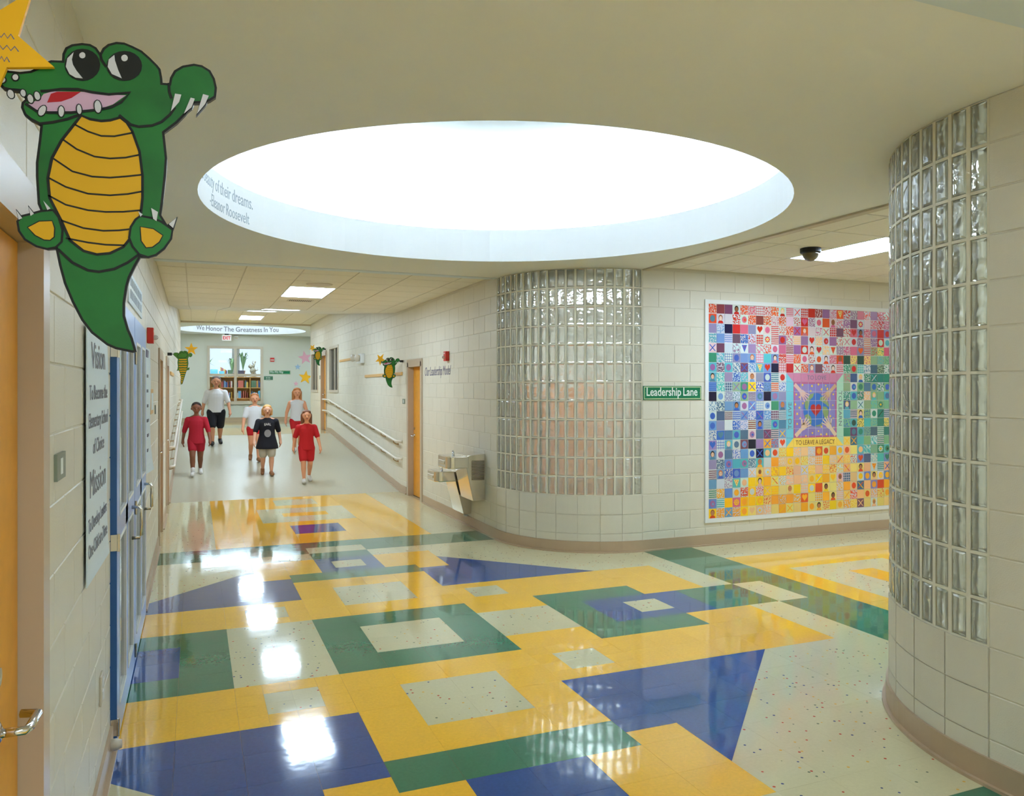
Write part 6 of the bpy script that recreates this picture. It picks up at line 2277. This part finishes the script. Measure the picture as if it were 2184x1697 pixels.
    # shoes, socks
    for s_ in (-1, 1):
        hip, knee, ank = J[s_]
        f = s_ == lead
        kb = MB()
        heel = (ank[0], ank[1] + .02, .026 if f else .062)
        toe = (ank[0] + s_ * .01, ank[1] - .095, .022)
        capsule(kb, W(heel), W(toe), .030 * h, .026 * h)
        capsule(kb, W((ank[0], ank[1] + .01, heel[2] + .012)), W((ank[0], ank[1] - .04, .035)), .028 * h, .024 * h)
        if not f:
            capsule(kb, W((toe[0], toe[1] + .02, .018)), W(toe), .022 * h, .020 * h)
        melt(kb, 'shoe', shoes, t_, .009, 2, ground=z0 - .06)
        if socks:
            qs = MB()
            capsule(qs, W((ank[0], ank[1] + .003, ank[2])), W((ank[0], ank[1], ank[2] + .045)), .027 * h, .028 * h)
            melt(qs, 'sock', socks, t_, .009, 1)
    return t_


p1 = person(-2.62, 30.4, 4.30, 'child in a dark red shirt and red shorts walking at the left of the ramp', 'skin_brown', 'cloth_red', 'cloth_red', 'hair_dark', 'shoe_white', lead=-1, sleeve=1.15, short_len=.55, socks='cloth_white', shirt_low=.04)
p2 = person(-1.24, 42.2, 5.05, 'tall person in a white shirt and black shorts walking at the back', 'skin_tan', 'cloth_white', 'cloth_black', 'hair_grey', 'shoe_black', lead=-1, sleeve=.85, short_len=.88, build=1.12)
p3 = person(.98, 34.7, 4.45, 'child in a white shirt and red shorts walking in the middle', 'skin_peach', 'cloth_white', 'cloth_red2', 'hair_sand', 'shoe_tan', lead=1, sleeve=.7, short_len=.35)
p4 = person(1.36, 29.6, 4.20, 'blond child in a black shirt with a white print and grey shorts', 'skin_light', 'cloth_black', 'cloth_grey', 'hair_blond', 'shoe_tan', lead=1, sleeve=.85, short_len=.85, build=1.12, hair_len=.05, shirt_low=.10, stride=.2)
p5 = person(4.15, 38.4, 4.50, 'child in a white sleeveless top and red shorts behind the girl in red', 'skin_peach', 'cloth_white', 'cloth_red2', 'hair_sand', 'shoe_white', lead=-1, sleeve=0, short_len=.5, hair_len=.11)
p6 = person(3.34, 26.9, 4.15, 'long-haired child in a bright red shirt nearest the camera on the ramp', 'skin_peach', 'cloth_red2', 'cloth_red2', 'hair_brown', 'shoe_white', lead=-1, sleeve=.8, short_len=.7, hair_len=.16, stride=.26, shirt_low=.03)


# prints on the shirts follow the chest
def chest_text(p, s_, size, m, zf, h, x, y, depth, w_=.9):
    z0 = rz(y)
    R = .115 * h

    def bend(u, v, d):
        a = u / R
        return (x + R * math.sin(a), y - depth * h - R * math.cos(a) + R - d - .01, z0 + zf * h + v - (u * u) * .6)
    text_part('shirt_print', s_, size, m, (0, 0, 0), (1, 0, 0), (0, 0, 1), p, depth=.006, align='CENTER', width=w_, bend=bend, bold=.01)


chest_text(p4, 'EARL', .2, 'cloth_white', .715, 4.2, 1.36, 29.6, .088)
mb = MB()
vs_, fs = [], []
R = .115 * 4.2
n = 20
cz_ = rz(29.6) + .60 * 4.2
for k in range(n + 1):
    rr, a = (0, 0) if k == n else (.2, 2 * PI * k / n)
    u, v = rr * math.cos(a), rr * math.sin(a) * 1.15
    vs_.append((1.36 + R * math.sin(u / R), 29.6 - .088 * 4.2 - R * math.cos(u / R) + R - .02, cz_ + v))
mb.add(vs_, [(k, (k + 1) % n, n) for k in range(n)])
mb.add([(p[0], p[1] + .012, p[2]) for p in vs_], [((k + 1) % n, k, n) for k in range(n)])
mb.build('shirt_print', 'print_grey', p4)
